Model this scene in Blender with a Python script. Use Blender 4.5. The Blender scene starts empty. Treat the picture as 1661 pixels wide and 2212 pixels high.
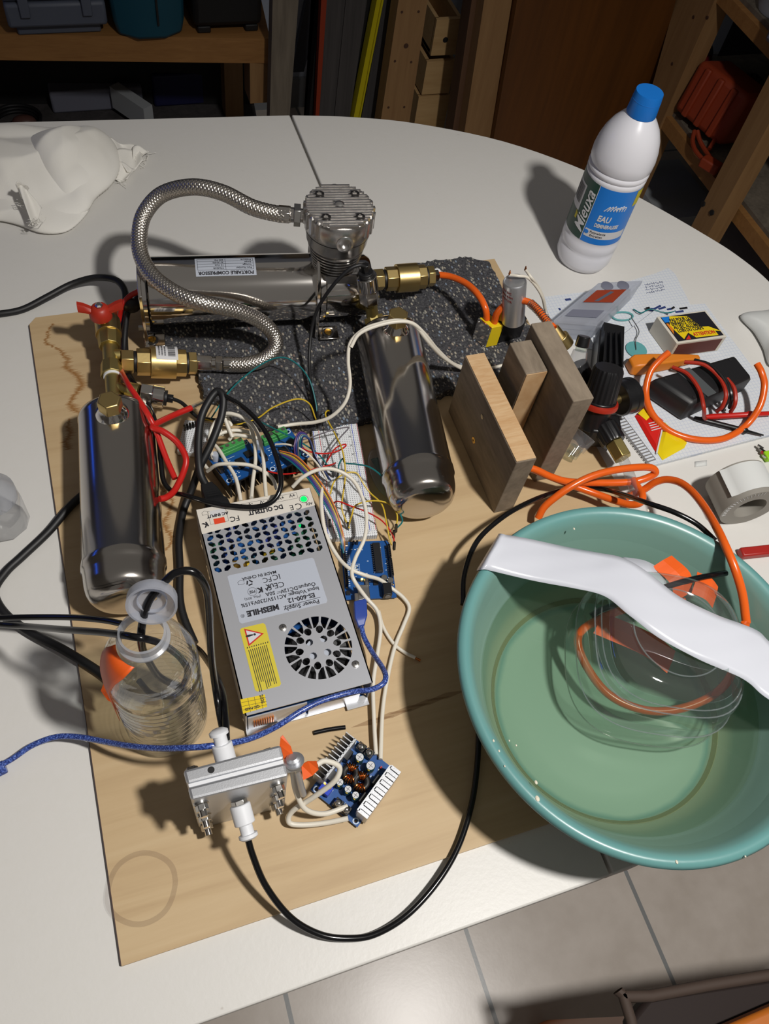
import bpy, bmesh, math, random
from mathutils import Vector, Matrix, Euler
from mathutils.geometry import delaunay_2d_cdt
random.seed(11)
PI = math.pi
sc = bpy.context.scene
COL = sc.collection

# ------------------------------------------------------------------ camera
F, CX, CY = 1790.0, 830.5, 1106.0
NADIR = (562.0, 2234.0)
HC = 0.78                                   # camera height over the table top
_dn = Vector((NADIR[0]-CX, NADIR[1]-CY, F)).normalized()
_up = -_dn
_r = Vector((1, 0, 0)); _r = (_r - _r.dot(_up)*_up).normalized()
_y = _up.cross(_r)
_az = math.radians(17.988)
_ex = math.cos(_az)*_r + math.sin(_az)*_y
_ey = -math.sin(_az)*_r + math.cos(_az)*_y
RW = Matrix((_ex, _ey, _up))                # camera (right, down, forward) -> world
def ray(px, py): return (RW @ Vector((px-CX, py-CY, F)))
def at(px, py, z=0.0):                      # a photo position at a known real height
    v = ray(px, py); t = (z-HC)/v.z
    return Vector((v.x*t, v.y*t, z))
def aty(px, py, y):
    v = ray(px, py); t = y/v.y
    return Vector((v.x*t, y, HC+v.z*t))
def atx(px, py, x):
    v = ray(px, py); t = x/v.x
    return Vector((x, v.y*t, HC+v.z*t))
cd = bpy.data.cameras.new('camera'); cam = bpy.data.objects.new('camera', cd); COL.objects.link(cam)
cm = Matrix.Identity(4)
for i, v in enumerate((RW @ Vector((1,0,0)), RW @ Vector((0,-1,0)), RW @ Vector((0,0,-1)))):
    for k in range(3): cm[k][i] = v[k]
cm.translation = Vector((0, 0, HC)); cam.matrix_world = cm
cd.sensor_fit = 'HORIZONTAL'; cd.sensor_width = 36; cd.lens = 36*F/1661; cd.clip_start = 0.02
sc.camera = cam
# ------------------------------------------------------------------ world, lamps, exposure
w = bpy.data.worlds.new('world'); sc.world = w; w.use_nodes = True
w.node_tree.nodes['Background'].inputs[0].default_value = (0.135, 0.127, 0.118, 1)
w.node_tree.nodes['Background'].inputs[1].default_value = 1.0
LAMP = Vector((0.56, -0.15, 1.45))
ld = bpy.data.lights.new('ceiling_lamp_light', 'SPOT'); ld.energy = 92; ld.shadow_soft_size = 0.05
ld.spot_size = math.radians(136); ld.spot_blend = 0.85; ld.color = (1.0, 0.965, 0.92)
lo = bpy.data.objects.new('ceiling_lamp_light', ld); lo.location = LAMP; COL.objects.link(lo)
vs = sc.view_settings
vs.view_transform = 'Standard'; vs.look = 'None'; vs.gamma = 1; vs.use_curve_mapping = False; vs.exposure = 0.0

# ------------------------------------------------------------------ materials
def lin(c):
    c = c/255.0
    return c/12.92 if c <= .04045 else ((c+.055)/1.055)**2.4
def rgb(r, g, b): return (lin(r), lin(g), lin(b), 1)
def mat(name, col, rough=.5, metal=0.0, **k):
    m = bpy.data.materials.new(name); m.use_nodes = True
    b = m.node_tree.nodes['Principled BSDF']
    b.inputs['Base Color'].default_value = col if isinstance(col, tuple) and len(col) == 4 else rgb(*col)
    b.inputs['Roughness'].default_value = rough; b.inputs['Metallic'].default_value = metal
    for a, v in k.items():
        a = {'trans': 'Transmission Weight', 'ior': 'IOR', 'alpha': 'Alpha', 'coat': 'Coat Weight',
             'spec': 'Specular IOR Level', 'aniso': 'Anisotropic', 'sss': 'Subsurface Weight', 'es': 'Emission Strength', 'ec': 'Emission Color'}[a]
        b.inputs[a].default_value = v
    return m
def nod(m, t, **k):
    n = m.node_tree.nodes.new(t)
    for a, v in k.items():
        if a in n.inputs: n.inputs[a].default_value = v
        else: setattr(n, a, v)
    return n
def lk(m, a, b): m.node_tree.links.new(a, b)
def bsdf(m): return m.node_tree.nodes['Principled BSDF']
def coords(m, scale=(1,1,1), rot=(0,0,0), kind='Object'):
    tc = nod(m, 'ShaderNodeTexCoord'); mp = nod(m, 'ShaderNodeMapping')
    mp.inputs['Scale'].default_value = scale; mp.inputs['Rotation'].default_value = rot
    lk(m, tc.outputs[kind], mp.inputs[0]); return mp.outputs[0]
def ramp(m, fac, stops):
    r = nod(m, 'ShaderNodeValToRGB'); e = r.color_ramp.elements
    while len(e) < len(stops): e.new(.5)
    for q, (p, c) in zip(e, stops): q.position = p; q.color = c if len(c) == 4 else rgb(*c)
    lk(m, fac, r.inputs[0]); return r.outputs[0]
def noise(m, v, scale, detail=4, rough=.5, dist=0.0):
    n = nod(m, 'ShaderNodeTexNoise', Scale=scale, Detail=detail, Roughness=rough, Distortion=dist)
    lk(m, v, n.inputs['Vector']); return n.outputs[0]
def bump(m, h, s=.2, d=.001):
    n = nod(m, 'ShaderNodeBump', Strength=s, Distance=d); lk(m, h, n.inputs['Height']); lk(m, n.outputs[0], bsdf(m).inputs['Normal'])
def mixc(m, f, a, b, mode='MIX'):
    n = nod(m, 'ShaderNodeMixRGB'); n.blend_type = mode
    for i, v in ((0, f), (1, a), (2, b)):
        if hasattr(v, 'is_linked'): lk(m, v, n.inputs[i])
        else: n.inputs[i].default_value = v if i == 0 else (v if len(v) == 4 else rgb(*v))
    return n.outputs[0]
def base(m, c): lk(m, c, bsdf(m).inputs['Base Color'])
def wood(name, c1, c2, scale=(6, 60, 60), rough=.6, rot=(0,0,0), bs=.25):
    m = mat(name, c1, rough); v = coords(m, scale, rot)
    n = noise(m, v, 1.0, 6, .6, 1.2)
    n2 = noise(m, coords(m, tuple(s*6 for s in scale), rot), 1.0, 3)
    base(m, mixc(m, .3, ramp(m, n, [(.3, c1), (.7, c2)]), ramp(m, n2, [(.3, c1), (.7, c2)])))
    bump(m, n2, bs, .0006); return m
M = {}
def defmat():
    m = M['table_white'] = mat('table_white', (213, 211, 206), .42)
    v = coords(m); bump(m, noise(m, v, 260, 3), .18, .0006)
    n = noise(m, v, 90, 2, .7); base(m, ramp(m, n, [(.02, (150, 135, 120)), (.24, (213, 211, 206)), (1, (215, 213, 209))]))
    # plywood with zigzag brown grain
    m = M['plywood'] = mat('plywood', (200, 168, 124), .55)
    v = coords(m, (3, 42, 1)); n1 = noise(m, v, 1.0, 5, .6, .6)
    c = ramp(m, n1, [(.3, (182, 155, 117)), (.5, (192, 166, 127)), (.75, (199, 175, 137))])
    v2 = coords(m, (5.0, 3.2, 1)); n2 = noise(m, v2, 1.0, 2, .5, .9)
    v3 = coords(m, (10, 190, 1)); n3 = noise(m, v3, 1.0, 3)
    ad = nod(m, 'ShaderNodeMath', operation='MULTIPLY_ADD'); lk(m, n3, ad.inputs[0]); ad.inputs[1].default_value = .13; lk(m, n2, ad.inputs[2])
    band = ramp(m, ad.outputs[0], [(.0, (0,0,0)), (.612, (0,0,0)), (.628, (255,255,255)), (.655, (0,0,0))])
    fine = ramp(m, noise(m, coords(m, (14, 260, 1)), 1.0, 4), [(.42, (0,0,0)), (.75, (90,90,90))])
    c = mixc(m, fine, c, (168, 138, 98)); base(m, c)
    bump(m, n1, .12, .0004)
    M['ply_edge'] = wood('ply_edge', (92, 66, 60), (60, 42, 40), (30, 30, 400))
    M['ring'] = mat('ring', (128, 104, 88), .6, alpha=.17)
    M['stain'] = mat('stain', (150, 112, 70), .6, alpha=.35)
    # speckled recycled rubber
    m = M['rubber'] = mat('rubber', (38, 38, 42), .85)
    vo = nod(m, 'ShaderNodeTexVoronoi', Scale=330.0, Randomness=1.0); lk(m, coords(m, (1, .55, 1), (0,0,.5)), vo.inputs['Vector'])
    sp = ramp(m, vo.outputs['Distance'], [(.0, (255,255,255)), (.36, (255,255,255)), (.47, (0,0,0))])
    wn = nod(m, 'ShaderNodeTexWhiteNoise'); lk(m, vo.outputs['Position'], wn.inputs['Vector'])
    sel = ramp(m, wn.outputs['Value'], [(.5, (0,0,0)), (.52, (255,255,255))])
    hue = ramp(m, wn.outputs['Value'], [(.52, (98, 97, 94)), (.74, (150, 148, 140)), (.85, (176, 168, 150)), (.93, (120, 100, 92)), (.97, (125, 140, 158))])
    mk = mixc(m, 1.0, sp, sel, 'MULTIPLY')
    gr = ramp(m, noise(m, coords(m), 420, 3), [(.3, (34, 34, 38)), (.7, (84, 84, 88))])
    base(m, mixc(m, mk, gr, hue)); bump(m, noise(m, coords(m), 300, 4, .7), .8, .003)
    M['chrome'] = mat('chrome', (222, 218, 213), .1, 1.0)
    m = M['tank_steel'] = mat('tank_steel', (190, 185, 179), .15, 1.0, aniso=.7)
    tg = nod(m, 'ShaderNodeTangent', direction_type='RADIAL', axis='Y'); lk(m, tg.outputs[0], bsdf(m).inputs['Tangent'])
    bump(m, noise(m, coords(m, (60, 1.5, 60)), 6, 3), .03, .0005)
    M['chrome_dark'] = mat('chrome_dark', (130, 126, 122), .2, 1.0)
    M['steel'] = mat('steel', (190, 188, 184), .28, 1.0)
    m = M['cast_alu'] = mat('cast_alu', (214, 212, 210), .27, 1.0); bump(m, noise(m, coords(m), 500, 3), .15, .0004)
    m = M['alu'] = mat('alu', (196, 198, 202), .42, .85); bump(m, noise(m, coords(m), 900, 2), .15, .0003)
    m = M['galv'] = mat('galv', (198, 200, 206), .36, .58); bump(m, noise(m, coords(m, (1, 1, 1)), 60, 4), .04, .0004)
    m = M['braid'] = mat('braid', (200, 194, 186), .32, 1.0)
    m = M['brass'] = mat('brass', (208, 182, 122), .36, 1.0); bump(m, noise(m, coords(m), 260, 3), .1, .0004)
    M['brass_dull'] = mat('brass_dull', (186, 168, 108), .44, 1.0)
    M['copper'] = mat('copper', (190, 116, 62), .25, 1.0)
    M['gold'] = mat('gold', (214, 172, 84), .25, 1.0)
    for n_, c_, r_ in (('black_plastic', (22, 22, 24), .35), ('black_matte', (18, 17, 18), .7), ('black_hose', (15, 15, 17), .2), ('black_rubber', (20, 20, 22), .5),
        ('red_wire', (188, 30, 24), .35), ('red_plastic', (166, 42, 24), .42), ('white_wire', (222, 216, 202), .4), ('white_plastic', (226, 228, 232), .4),
        ('orange_tube', (226, 96, 26), .25), ('orange_tape', (226, 92, 26), .45), ('orange_plastic', (214, 124, 34), .45), ('teal_wire', (20, 108, 112), .4),
        ('yellow_wire', (204, 172, 40), .4), ('orange_wire', (216, 122, 52), .4), ('purple_wire', (92, 58, 112), .4), ('blue_wire', (36, 52, 130), .4),
        ('green_wire', (40, 110, 84), .4), ('grey_wire', (110, 106, 112), .4), ('brown_wire', (86, 58, 52), .4), ('navy_wire', (40, 56, 110), .4),
        ('yellow_plastic', (224, 196, 20), .45), ('dark_red', (120, 26, 28), .5), ('pcb_blue', (16, 76, 142), .4), ('pcb_navy', (18, 54, 122), .38), ('pcb_green', (20, 84, 60), .45),
        ('term_green', (62, 148, 74), .45), ('chip', (24, 24, 26), .4), ('silk', (200, 214, 226), .5), ('label_grey', (176, 182, 194), .5), ('label_cream', (216, 210, 200), .5),
        ('label_yellow', (206, 190, 56), .5), ('ink', (26, 26, 34), .6), ('red_ink', (196, 40, 32), .5), ('switch_orange', (222, 70, 36), .5), ('bottle_white', (222, 222, 228), .28),
        ('cap_blue', (16, 112, 200), .4), ('label_blue', (20, 118, 208), .4), ('label_green', (32, 66, 56), .4), ('label_white', (206, 206, 208), .5), ('cap_sleeve', (34, 66, 74), .35),
        ('blue_trim', (20, 60, 190), .4), ('tape_white', (204, 207, 216), .25), ('roll_grey', (140, 136, 128), .55), ('match_side', (96, 52, 46), .8), ('match_box', (206, 200, 186), .6),
        ('packet_red', (206, 34, 28), .3), ('packet_yellow', (232, 206, 20), .3), ('multi_black', (26, 26, 28), .45), ('lcd', (78, 82, 84), .3), ('paint_red', (160, 34, 28), .4),
        ('case_grey', (82, 88, 102), .55), ('case_teal', (8, 66, 84), .5), ('case_black', (12, 12, 13), .6), ('crate_blue', (14, 18, 62), .6), ('dk_red_case', (110, 18, 26), .5),
        ('orange_case', (140, 50, 18), .6), ('wall_white', (176, 184, 200), .8), ('skirt', (128, 130, 134), .6), ('lid_grey', (110, 112, 126), .6), ('green_box', (150, 206, 30), .5),
        ('leather', (34, 20, 16), .75), ('orange_wood', (196, 110, 34), .4), ('piping', (74, 60, 52), .75), ('mesh_grey', (120, 118, 118), .6), ('toroid', (24, 22, 22), .5),
        ('usb_clear', (44, 70, 150), .3), ('teal_disc', (92, 158, 160), .4), ('bracket_grey', (64, 66, 76), .5), ('level_orange', (136, 44, 14), .5), ('level_yellow', (190, 176, 10), .5),
        ('can_dark', (24, 24, 32), .5), ('can_label', (150, 126, 84), .6), ('sheet', (168, 172, 176), .7), ('foam', (206, 208, 206), .6)):
        M[n_] = mat(n_, c_, r_)
    m = M['usb_cable'] = mat('usb_cable', (46, 66, 136), .25)
    base(m, ramp(m, noise(m, coords(m), 700, 2), [(.4, (36, 52, 112)), (.62, (84, 110, 190)), (.75, (150, 172, 224))]))
    m = M['cloth'] = mat('cloth', (214, 212, 204), .9)
    n = noise(m, coords(m), 9, 3); base(m, ramp(m, n, [(.3, (224, 221, 213)), (.7, (236, 234, 228))])); bump(m, noise(m, coords(m), 1400, 1), .25, .0004)
    M['slab_wood'] = wood('slab_wood', (196, 160, 118), (150, 118, 84), (40, 9, 40), .8)
    m = M['grey_wood'] = wood('grey_wood', (146, 132, 114), (104, 92, 78), (30, 8, 30), .85)
    M['end_grain'] = wood('end_grain', (206, 176, 136), (180, 138, 92), (14, 90, 14), .85)
    M['shelf_wood'] = wood('shelf_wood', (158, 114, 64), (134, 92, 48), (3, 40, 40), .6)
    M['post_wood'] = wood('post_wood', (150, 116, 76), (130, 96, 60), (30, 30, 2), .6)
    M['crate_wood'] = wood('crate_wood', (198, 164, 116), (180, 144, 96), (4, 30, 30), .6)
    M['old_plank'] = wood('old_plank', (122, 112, 98), (82, 74, 64), (20, 20, 2.5), .85)
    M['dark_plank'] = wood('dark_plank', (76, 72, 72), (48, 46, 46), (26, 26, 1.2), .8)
    M['door_wood'] = wood('door_wood', (104, 60, 16), (78, 44, 10), (14, 14, 1), .45)
    M['dark_batten'] = wood('dark_batten', (104, 74, 52), (70, 48, 34), (20, 20, 1), .6)
    M['knot'] = mat('knot', (70, 44, 28), .7)
    # floor tiles
    m = M['tiles'] = mat('tiles', (188, 178, 168), .3)
    v = coords(m, (1,1,1), (0,0,0)); br = nod(m, 'ShaderNodeTexBrick', Scale=1.0)
    br.offset = 0; br.inputs['Mortar Size'].default_value = .0038; br.inputs['Brick Width'].default_value = .31; br.inputs['Row Height'].default_value = .31
    br.inputs['Color1'].default_value = (1,1,1,1); br.inputs['Color2'].default_value = (1,1,1,1); br.inputs['Mortar'].default_value = (0,0,0,1)
    mp = nod(m, 'ShaderNodeMapping'); mp.inputs['Location'].default_value = (.2, .2, 0); lk(m, v, mp.inputs[0]); lk(m, mp.outputs[0], br.inputs['Vector'])
    n = noise(m, v, 14, 5, .6); t = ramp(m, n, [(.3, (176, 166, 156)), (.7, (192, 183, 174))])
    base(m, mixc(m, br.outputs['Color'], (120, 122, 122), t)); bump(m, noise(m, v, 160, 3), .06, .0006)
    m = M['wall_plain'] = mat('wall_plain', (150, 146, 142), .85)
    M['ceil'] = mat('ceil', (120, 112, 104), .9)
    # dish
    m = M['dish'] = mat('dish', (126, 160, 150), .32, sss=.0)
    tc = nod(m, 'ShaderNodeTexCoord'); ml = nod(m, 'ShaderNodeVectorMath', operation='MULTIPLY'); ml.inputs[1].default_value = (1, 1, 0); lk(m, tc.outputs['Object'], ml.inputs[0])
    le = nod(m, 'ShaderNodeVectorMath', operation='LENGTH'); lk(m, ml.outputs[0], le.inputs[0])
    ns = nod(m, 'ShaderNodeMath', operation='MULTIPLY_ADD'); lk(m, noise(m, tc.outputs['Object'], 14, 4), ns.inputs[0]); ns.inputs[1].default_value = .012; lk(m, le.outputs['Value'], ns.inputs[2])
    sc6 = nod(m, 'ShaderNodeMath', operation='MULTIPLY'); lk(m, ns.outputs[0], sc6.inputs[0]); sc6.inputs[1].default_value = 5.0
    base(m, ramp(m, sc6.outputs[0], [(.55, (148, 178, 164)), (.575, (112, 154, 146)), (.60, (150, 166, 144)), (.64, (144, 162, 142)), (.67, (126, 154, 140)), (.79, (118, 152, 142)), (.84, (98, 148, 146))]))
    M['dish_mark'] = mat('dish_mark', (214, 208, 188), .5)
    M['scum'] = mat('scum', (150, 158, 118), .6, alpha=.45)
    def thin(name, tint, ior=1.45, rough=.02, milk=0.0, milkc=(210, 214, 222), bscale=None, gl=1.0):
        m = M[name] = bpy.data.materials.new(name); m.use_nodes = True; nt = m.node_tree; out = nt.nodes['Material Output']; nt.nodes.remove(bsdf(m))
        tr = nod(m, 'ShaderNodeBsdfTransparent', Color=rgb(*tint)); gs = nod(m, 'ShaderNodeBsdfGlossy', Roughness=rough, Color=(gl, gl, gl, 1)); lw = nod(m, 'ShaderNodeLayerWeight', Blend=.5); pw_ = nod(m, 'ShaderNodeMath', operation='POWER'); pw_.inputs[1].default_value = 4.0; lk(m, lw.outputs['Facing'], pw_.inputs[0]); fr = nod(m, 'ShaderNodeMath', operation='MULTIPLY_ADD'); lk(m, pw_.outputs[0], fr.inputs[0]); fr.inputs[1].default_value = .65; fr.inputs[2].default_value = ((ior-1)/(ior+1))**2*1.3
        mx = nod(m, 'ShaderNodeMixShader'); lk(m, fr.outputs[0], mx.inputs[0]); lk(m, tr.outputs[0], mx.inputs[1]); lk(m, gs.outputs[0], mx.inputs[2]); last = mx.outputs[0]
        if bscale:
            bp = nod(m, 'ShaderNodeBump', Strength=.6, Distance=.0015); lk(m, noise(m, coords(m, bscale), 1.0, 2), bp.inputs['Height'])
            lk(m, bp.outputs[0], gs.inputs['Normal']); lk(m, bp.outputs[0], lw.inputs['Normal'])
        if milk:
            df = nod(m, 'ShaderNodeBsdfDiffuse', Color=rgb(*milkc)); tl = nod(m, 'ShaderNodeBsdfTranslucent', Color=rgb(*milkc)); m1 = nod(m, 'ShaderNodeMixShader'); m1.inputs[0].default_value = .4
            lk(m, df.outputs[0], m1.inputs[1]); lk(m, tl.outputs[0], m1.inputs[2]); m2 = nod(m, 'ShaderNodeMixShader'); m2.inputs[0].default_value = milk
            lk(m, last, m2.inputs[1]); lk(m, m1.outputs[0], m2.inputs[2]); last = m2.outputs[0]
        lk(m, last, out.inputs[0]); return m
    thin('water', (250, 252, 250), 1.5, .0, bscale=(30, 30, 30)); thin('clear', (240, 246, 242), 1.9, .04, .05); thin('clear_pet', (246, 248, 248), 2.0, .07, .05, bscale=(30, 30, 150)); thin('clear_edge', (232, 238, 234), 2.0, .06, .18)
    thin('frost', (240, 242, 246), 1.45, .2, .42, (214, 217, 224)); thin('frost_lid', (238, 240, 244), 1.45, .15, .5, (212, 215, 224)); thin('bag', (244, 244, 244), 1.5, .08, .12)
    thin('water_dish', (230, 236, 226), 1.33, .0, .06, (150, 170, 150), bscale=(9, 9, 9))
    m = M['paper'] = mat('paper', (204, 208, 212), .8)
    v = coords(m); br = nod(m, 'ShaderNodeTexBrick', Scale=1.0); br.offset = 0
    br.inputs['Mortar Size'].default_value = .0004; br.inputs['Brick Width'].default_value = .005; br.inputs['Row Height'].default_value = .005
    for q, c_ in (('Color1', (208,212,216)), ('Color2', (208,212,216)), ('Mortar', (190, 197, 210))): br.inputs[q].default_value = rgb(*c_)
    lk(m, v, br.inputs['Vector']); base(m, br.outputs['Color'])
    # breadboard
    for nm, c0 in (('bread', (222, 225, 228)),):
        m = M[nm] = mat(nm, c0, .45); tc = nod(m, 'ShaderNodeTexCoord'); vm = nod(m, 'ShaderNodeVectorMath', operation='SCALE'); vm.inputs['Scale'].default_value = 1/.00254
        lk(m, tc.outputs['Object'], vm.inputs[0]); fr = nod(m, 'ShaderNodeVectorMath', operation='FRACTION'); lk(m, vm.outputs[0], fr.inputs[0])
        sb = nod(m, 'ShaderNodeVectorMath', operation='SUBTRACT'); sb.inputs[1].default_value = (.5, .5, 0); lk(m, fr.outputs[0], sb.inputs[0])
        ml = nod(m, 'ShaderNodeVectorMath', operation='MULTIPLY'); ml.inputs[1].default_value = (1, 1, 0); lk(m, sb.outputs[0], ml.inputs[0])
        le = nod(m, 'ShaderNodeVectorMath', operation='LENGTH'); lk(m, ml.outputs[0], le.inputs[0])
        base(m, ramp(m, le.outputs['Value'], [(.17, (120, 122, 126)), (.24, c0)]))
    M['led_green'] = mat('led_green', (10, 150, 60), .3, ec=(.0, .62, .12, 1), es=1.3)
    M['led_lime'] = mat('led_lime', (120, 230, 20), .3, ec=(.3, 1, .05, 1), es=2.5)
    M['led_orange'] = mat('led_orange', (255, 160, 40), .3, ec=(1, .42, .06, 1), es=14.0)
    M['led_yellow'] = mat('led_yellow', (240, 200, 20), .3, ec=(1, .7, .03, 1), es=2.5)
    M['bulb'] = mat('bulb', (255, 250, 240), .5, ec=(1, .95, .88, 1), es=12.0)
    M['blue_glow'] = mat('blue_glow', (20, 60, 230), .5, ec=(.03, .14, 1.0, 1), es=2.2)
defmat()

# ------------------------------------------------------------------ mesh helpers
FR = Matrix.Identity(4)
ROOT = {}
def setf(m=None):
    global FR; FR = m.copy() if m is not None else Matrix.Identity(4)
def TR(loc, rz=0, rx=0, ry=0):
    return Matrix.Translation(Vector(loc)) @ Euler((rx, ry, rz)).to_matrix().to_4x4()
def zto(d):                                   # rotation taking +z to d
    return Vector(d).normalized().to_track_quat('Z', 'Y').to_matrix().to_4x4()
def crom(pts, k=8, closed=False):
    P = [Vector(p) for p in pts]; n = len(P); out = []
    if n < 3: return P
    rng = range(n) if closed else range(n-1)
    for i in rng:
        p0 = P[(i-1) % n] if closed or i > 0 else P[0]*2-P[1]
        p1 = P[i]; p2 = P[(i+1) % n]
        p3 = P[(i+2) % n] if closed or i+2 < n else P[-1]*2-P[-2]
        for j in range(k):
            t = j/k
            out.append(.5*((2*p1)+(p2-p0)*t+(2*p0-5*p1+4*p2-p3)*t*t+(3*p1-p0-3*p2+p3)*t**3))
    if not closed: out.append(P[-1])
    return out
class MB:
    def __init__(s): s.bm = bmesh.new(); s.M = FR.copy()
    def v(s, p): return s.bm.verts.new(s.M @ Vector(p))
    def face(s, vs):
        try: return s.bm.faces.new(vs)
        except ValueError: return None
    def box(s, c, d, R=None):
        c = Vector(c); h = Vector(d)/2; q = []
        for x in (-1, 1):
            for y in (-1, 1):
                for z in (-1, 1):
                    o = Vector((x*h.x, y*h.y, z*h.z)); q.append(s.v(c + (R @ o if R else o)))
        for f in ((0,1,3,2), (4,6,7,5), (0,4,5,1), (2,3,7,6), (0,2,6,4), (1,5,7,3)): s.face([q[i] for i in f])
        return s
    def beam(s, a, b, wd, ht, up=(0,0,1)):
        a, b = Vector(a), Vector(b); d = (b-a); L = d.length; d.normalize(); sd = d.cross(Vector(up)).normalized(); u = sd.cross(d)
        R = Matrix((d, sd, u)).transposed(); return s.box((a+b)/2, (L, wd, ht), R)
    def rings(s, rs, cap0=True, cap1=True, closed=False):
        prev = None; first = None
        for r in rs:
            cur = [s.v(p) for p in r]
            if prev:
                n = len(cur)
                for i in range(n): s.face([prev[i], prev[(i+1) % n], cur[(i+1) % n], cur[i]])
            else: first = cur
            prev = cur
        if closed:
            n = len(prev)
            for i in range(n): s.face([prev[i], prev[(i+1) % n], first[(i+1) % n], first[i]])
        else:
            if cap0: s.face(list(reversed(first)))
            if cap1: s.face(prev)
        return s
    def lathe(s, prof, p0=(0,0,0), ax=(0,0,1), n=32, cap0=True, cap1=True, ph=0, closed=False):
        R = zto(ax).to_3x3(); p0 = Vector(p0)
        s.rings([[p0 + R @ Vector((r*math.cos(2*PI*i/n+ph), r*math.sin(2*PI*i/n+ph), h)) for i in range(n)] for r, h in prof], cap0, cap1, closed); return s
    def cyl(s, a, b, r, r2=None, n=24, ph=0):
        a, b = Vector(a), Vector(b); L = (b-a).length
        return s.lathe([(r, 0), (r if r2 is None else r2, L)], a, b-a, n, ph=ph)
    def tube(s, pts, r, n=10, k=8, raw=False, closed=False):
        P = [Vector(p) for p in pts] if raw else crom(pts, k, closed)
        rs = []; t0 = None; nrm = None
        for i, p in enumerate(P):
            a = P[i-1] if i > 0 else (P[-1] if closed else P[0]); b = P[(i+1) % len(P)] if i+1 < len(P) or closed else P[-1]
            t = (b-a)
            if t.length < 1e-9: t = t0 or Vector((0,0,1))
            t = t.normalized()
            if nrm is None:
                nrm = t.cross(Vector((0,0,1)));
                if nrm.length < .1: nrm = t.cross(Vector((1,0,0)))
                nrm.normalize()
            else:
                nrm = (nrm - nrm.dot(t)*t)
                nrm = nrm.normalized() if nrm.length > 1e-6 else t.orthogonal().normalized()
            bn = t.cross(nrm); t0 = t
            rr = r(i/(len(P)-1)) if callable(r) else r
            rs.append([p + nrm*(rr*math.cos(2*PI*j/n)) + bn*(rr*math.sin(2*PI*j/n)) for j in range(n)])
        return s.rings(rs, closed=closed)
    def sphere(s, c, r, n=16, m=10, h0=-90, h1=90):
        c = Vector(c); r = Vector((r, r, r)) if not hasattr(r, '__len__') else Vector(r)
        rs = []
        for j in range(m+1):
            a = math.radians(h0+(h1-h0)*j/m); cr = max(math.cos(a), .001)
            rs.append([c+Vector((r.x*cr*math.cos(2*PI*i/n), r.y*cr*math.sin(2*PI*i/n), r.z*math.sin(a))) for i in range(n)])
        return s.rings(rs)
    def prism(s, poly, z0, z1, bev=0):
        if bev:
            c = sum((Vector((p[0], p[1])) for p in poly), Vector((0, 0)))/len(poly)
            inn = [tuple(Vector((p[0], p[1]))+(c-Vector((p[0], p[1]))).normalized()*bev) for p in poly]
            return s.rings([[(p[0], p[1], z0) for p in poly], [(p[0], p[1], z1-bev) for p in poly], [(p[0], p[1], z1) for p in inn]])
        return s.rings([[(p[0], p[1], z0) for p in poly], [(p[0], p[1], z1) for p in poly]])
    def plate(s, outer, holes, z0, z1):           # flat plate with real holes
        loops = [outer]+holes
        base_ = [p for l in loops for p in l]
        eds = []; o = 0
        for l in loops: eds += [(o+i, o+(i+1) % len(l)) for i in range(len(l))]; o += len(l)
        sv, se, sf, ov, oe, of_ = delaunay_2d_cdt([Vector((p[0], p[1])) for p in base_], eds, [], 0, 1e-7)
        def inside(q, l):
            r = False
            for i in range(len(l)):
                a, b = l[i-1], l[i]
                if (a[1] > q[1]) != (b[1] > q[1]) and q[0] < (b[0]-a[0])*(q[1]-a[1])/(b[1]-a[1])+a[0]: r = not r
            return r
        tris = []
        for f in sf:
            q = (sum(sv[i].x for i in f)/3, sum(sv[i].y for i in f)/3)
            if inside(q, outer) and not any(inside(q, h_) for h_ in holes): tris.append([ov[i][0] for i in f])
        top = [s.v((p[0], p[1], z1)) for p in base_]; bot = [s.v((p[0], p[1], z0)) for p in base_]
        for a, b, c in tris:
            s.face([top[a], top[b], top[c]]); s.face([bot[c], bot[b], bot[a]])
        o = 0
        for l in loops:
            n = len(l)
            for i in range(n):
                a, b = o+i, o+(i+1) % n; s.face([bot[a], bot[b], top[b], top[a]])
            o += n
        return s
    def quad(s, *p): s.face([s.v(q) for q in p]); return s
    def grid(s, fn, nu, nv, thick=0):
        g = [[s.v(fn(i/nu, j/nv)) for j in range(nv+1)] for i in range(nu+1)]
        for i in range(nu):
            for j in range(nv): s.face([g[i][j], g[i+1][j], g[i+1][j+1], g[i][j+1]])
        return s
    def build(s, name, m, parent=None, smooth=True, bevel=0, sub=0, solid=0, label=None, kind=None, bseg=2, ang=38, **tags):
        bm = s.bm; bmesh.ops.remove_doubles(bm, verts=bm.verts, dist=1e-7); bmesh.ops.recalc_face_normals(bm, faces=bm.faces)
        me = bpy.data.meshes.new(name); o = bpy.data.objects.new(name, me)
        if parent is not None:
            rm = ROOT[parent.name]; bm.transform(rm.inverted()); o.parent = parent; ROOT[o.name] = rm
        else:
            xs = [v.co for v in bm.verts]; lo_ = Vector([min(c[i] for c in xs) for i in range(3)]); hi = Vector([max(c[i] for c in xs) for i in range(3)])
            p = Vector(((lo_.x+hi.x)/2, (lo_.y+hi.y)/2, lo_.z)); bm.transform(Matrix.Translation(-p)); o.location = p; ROOT[o.name] = Matrix.Translation(p)
        bm.to_mesh(me); bm.free(); me.materials.append(M[m] if isinstance(m, str) else m)
        COL.objects.link(o)
        if smooth:
            me.shade_smooth(); me.set_sharp_from_angle(angle=math.radians(ang))
        if solid: md = o.modifiers.new('solid', 'SOLIDIFY'); md.thickness = solid; md.offset = 0
        if bevel: md = o.modifiers.new('bevel', 'BEVEL'); md.width = bevel; md.segments = bseg; md.limit_method = 'ANGLE'; md.angle_limit = math.radians(40)
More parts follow.
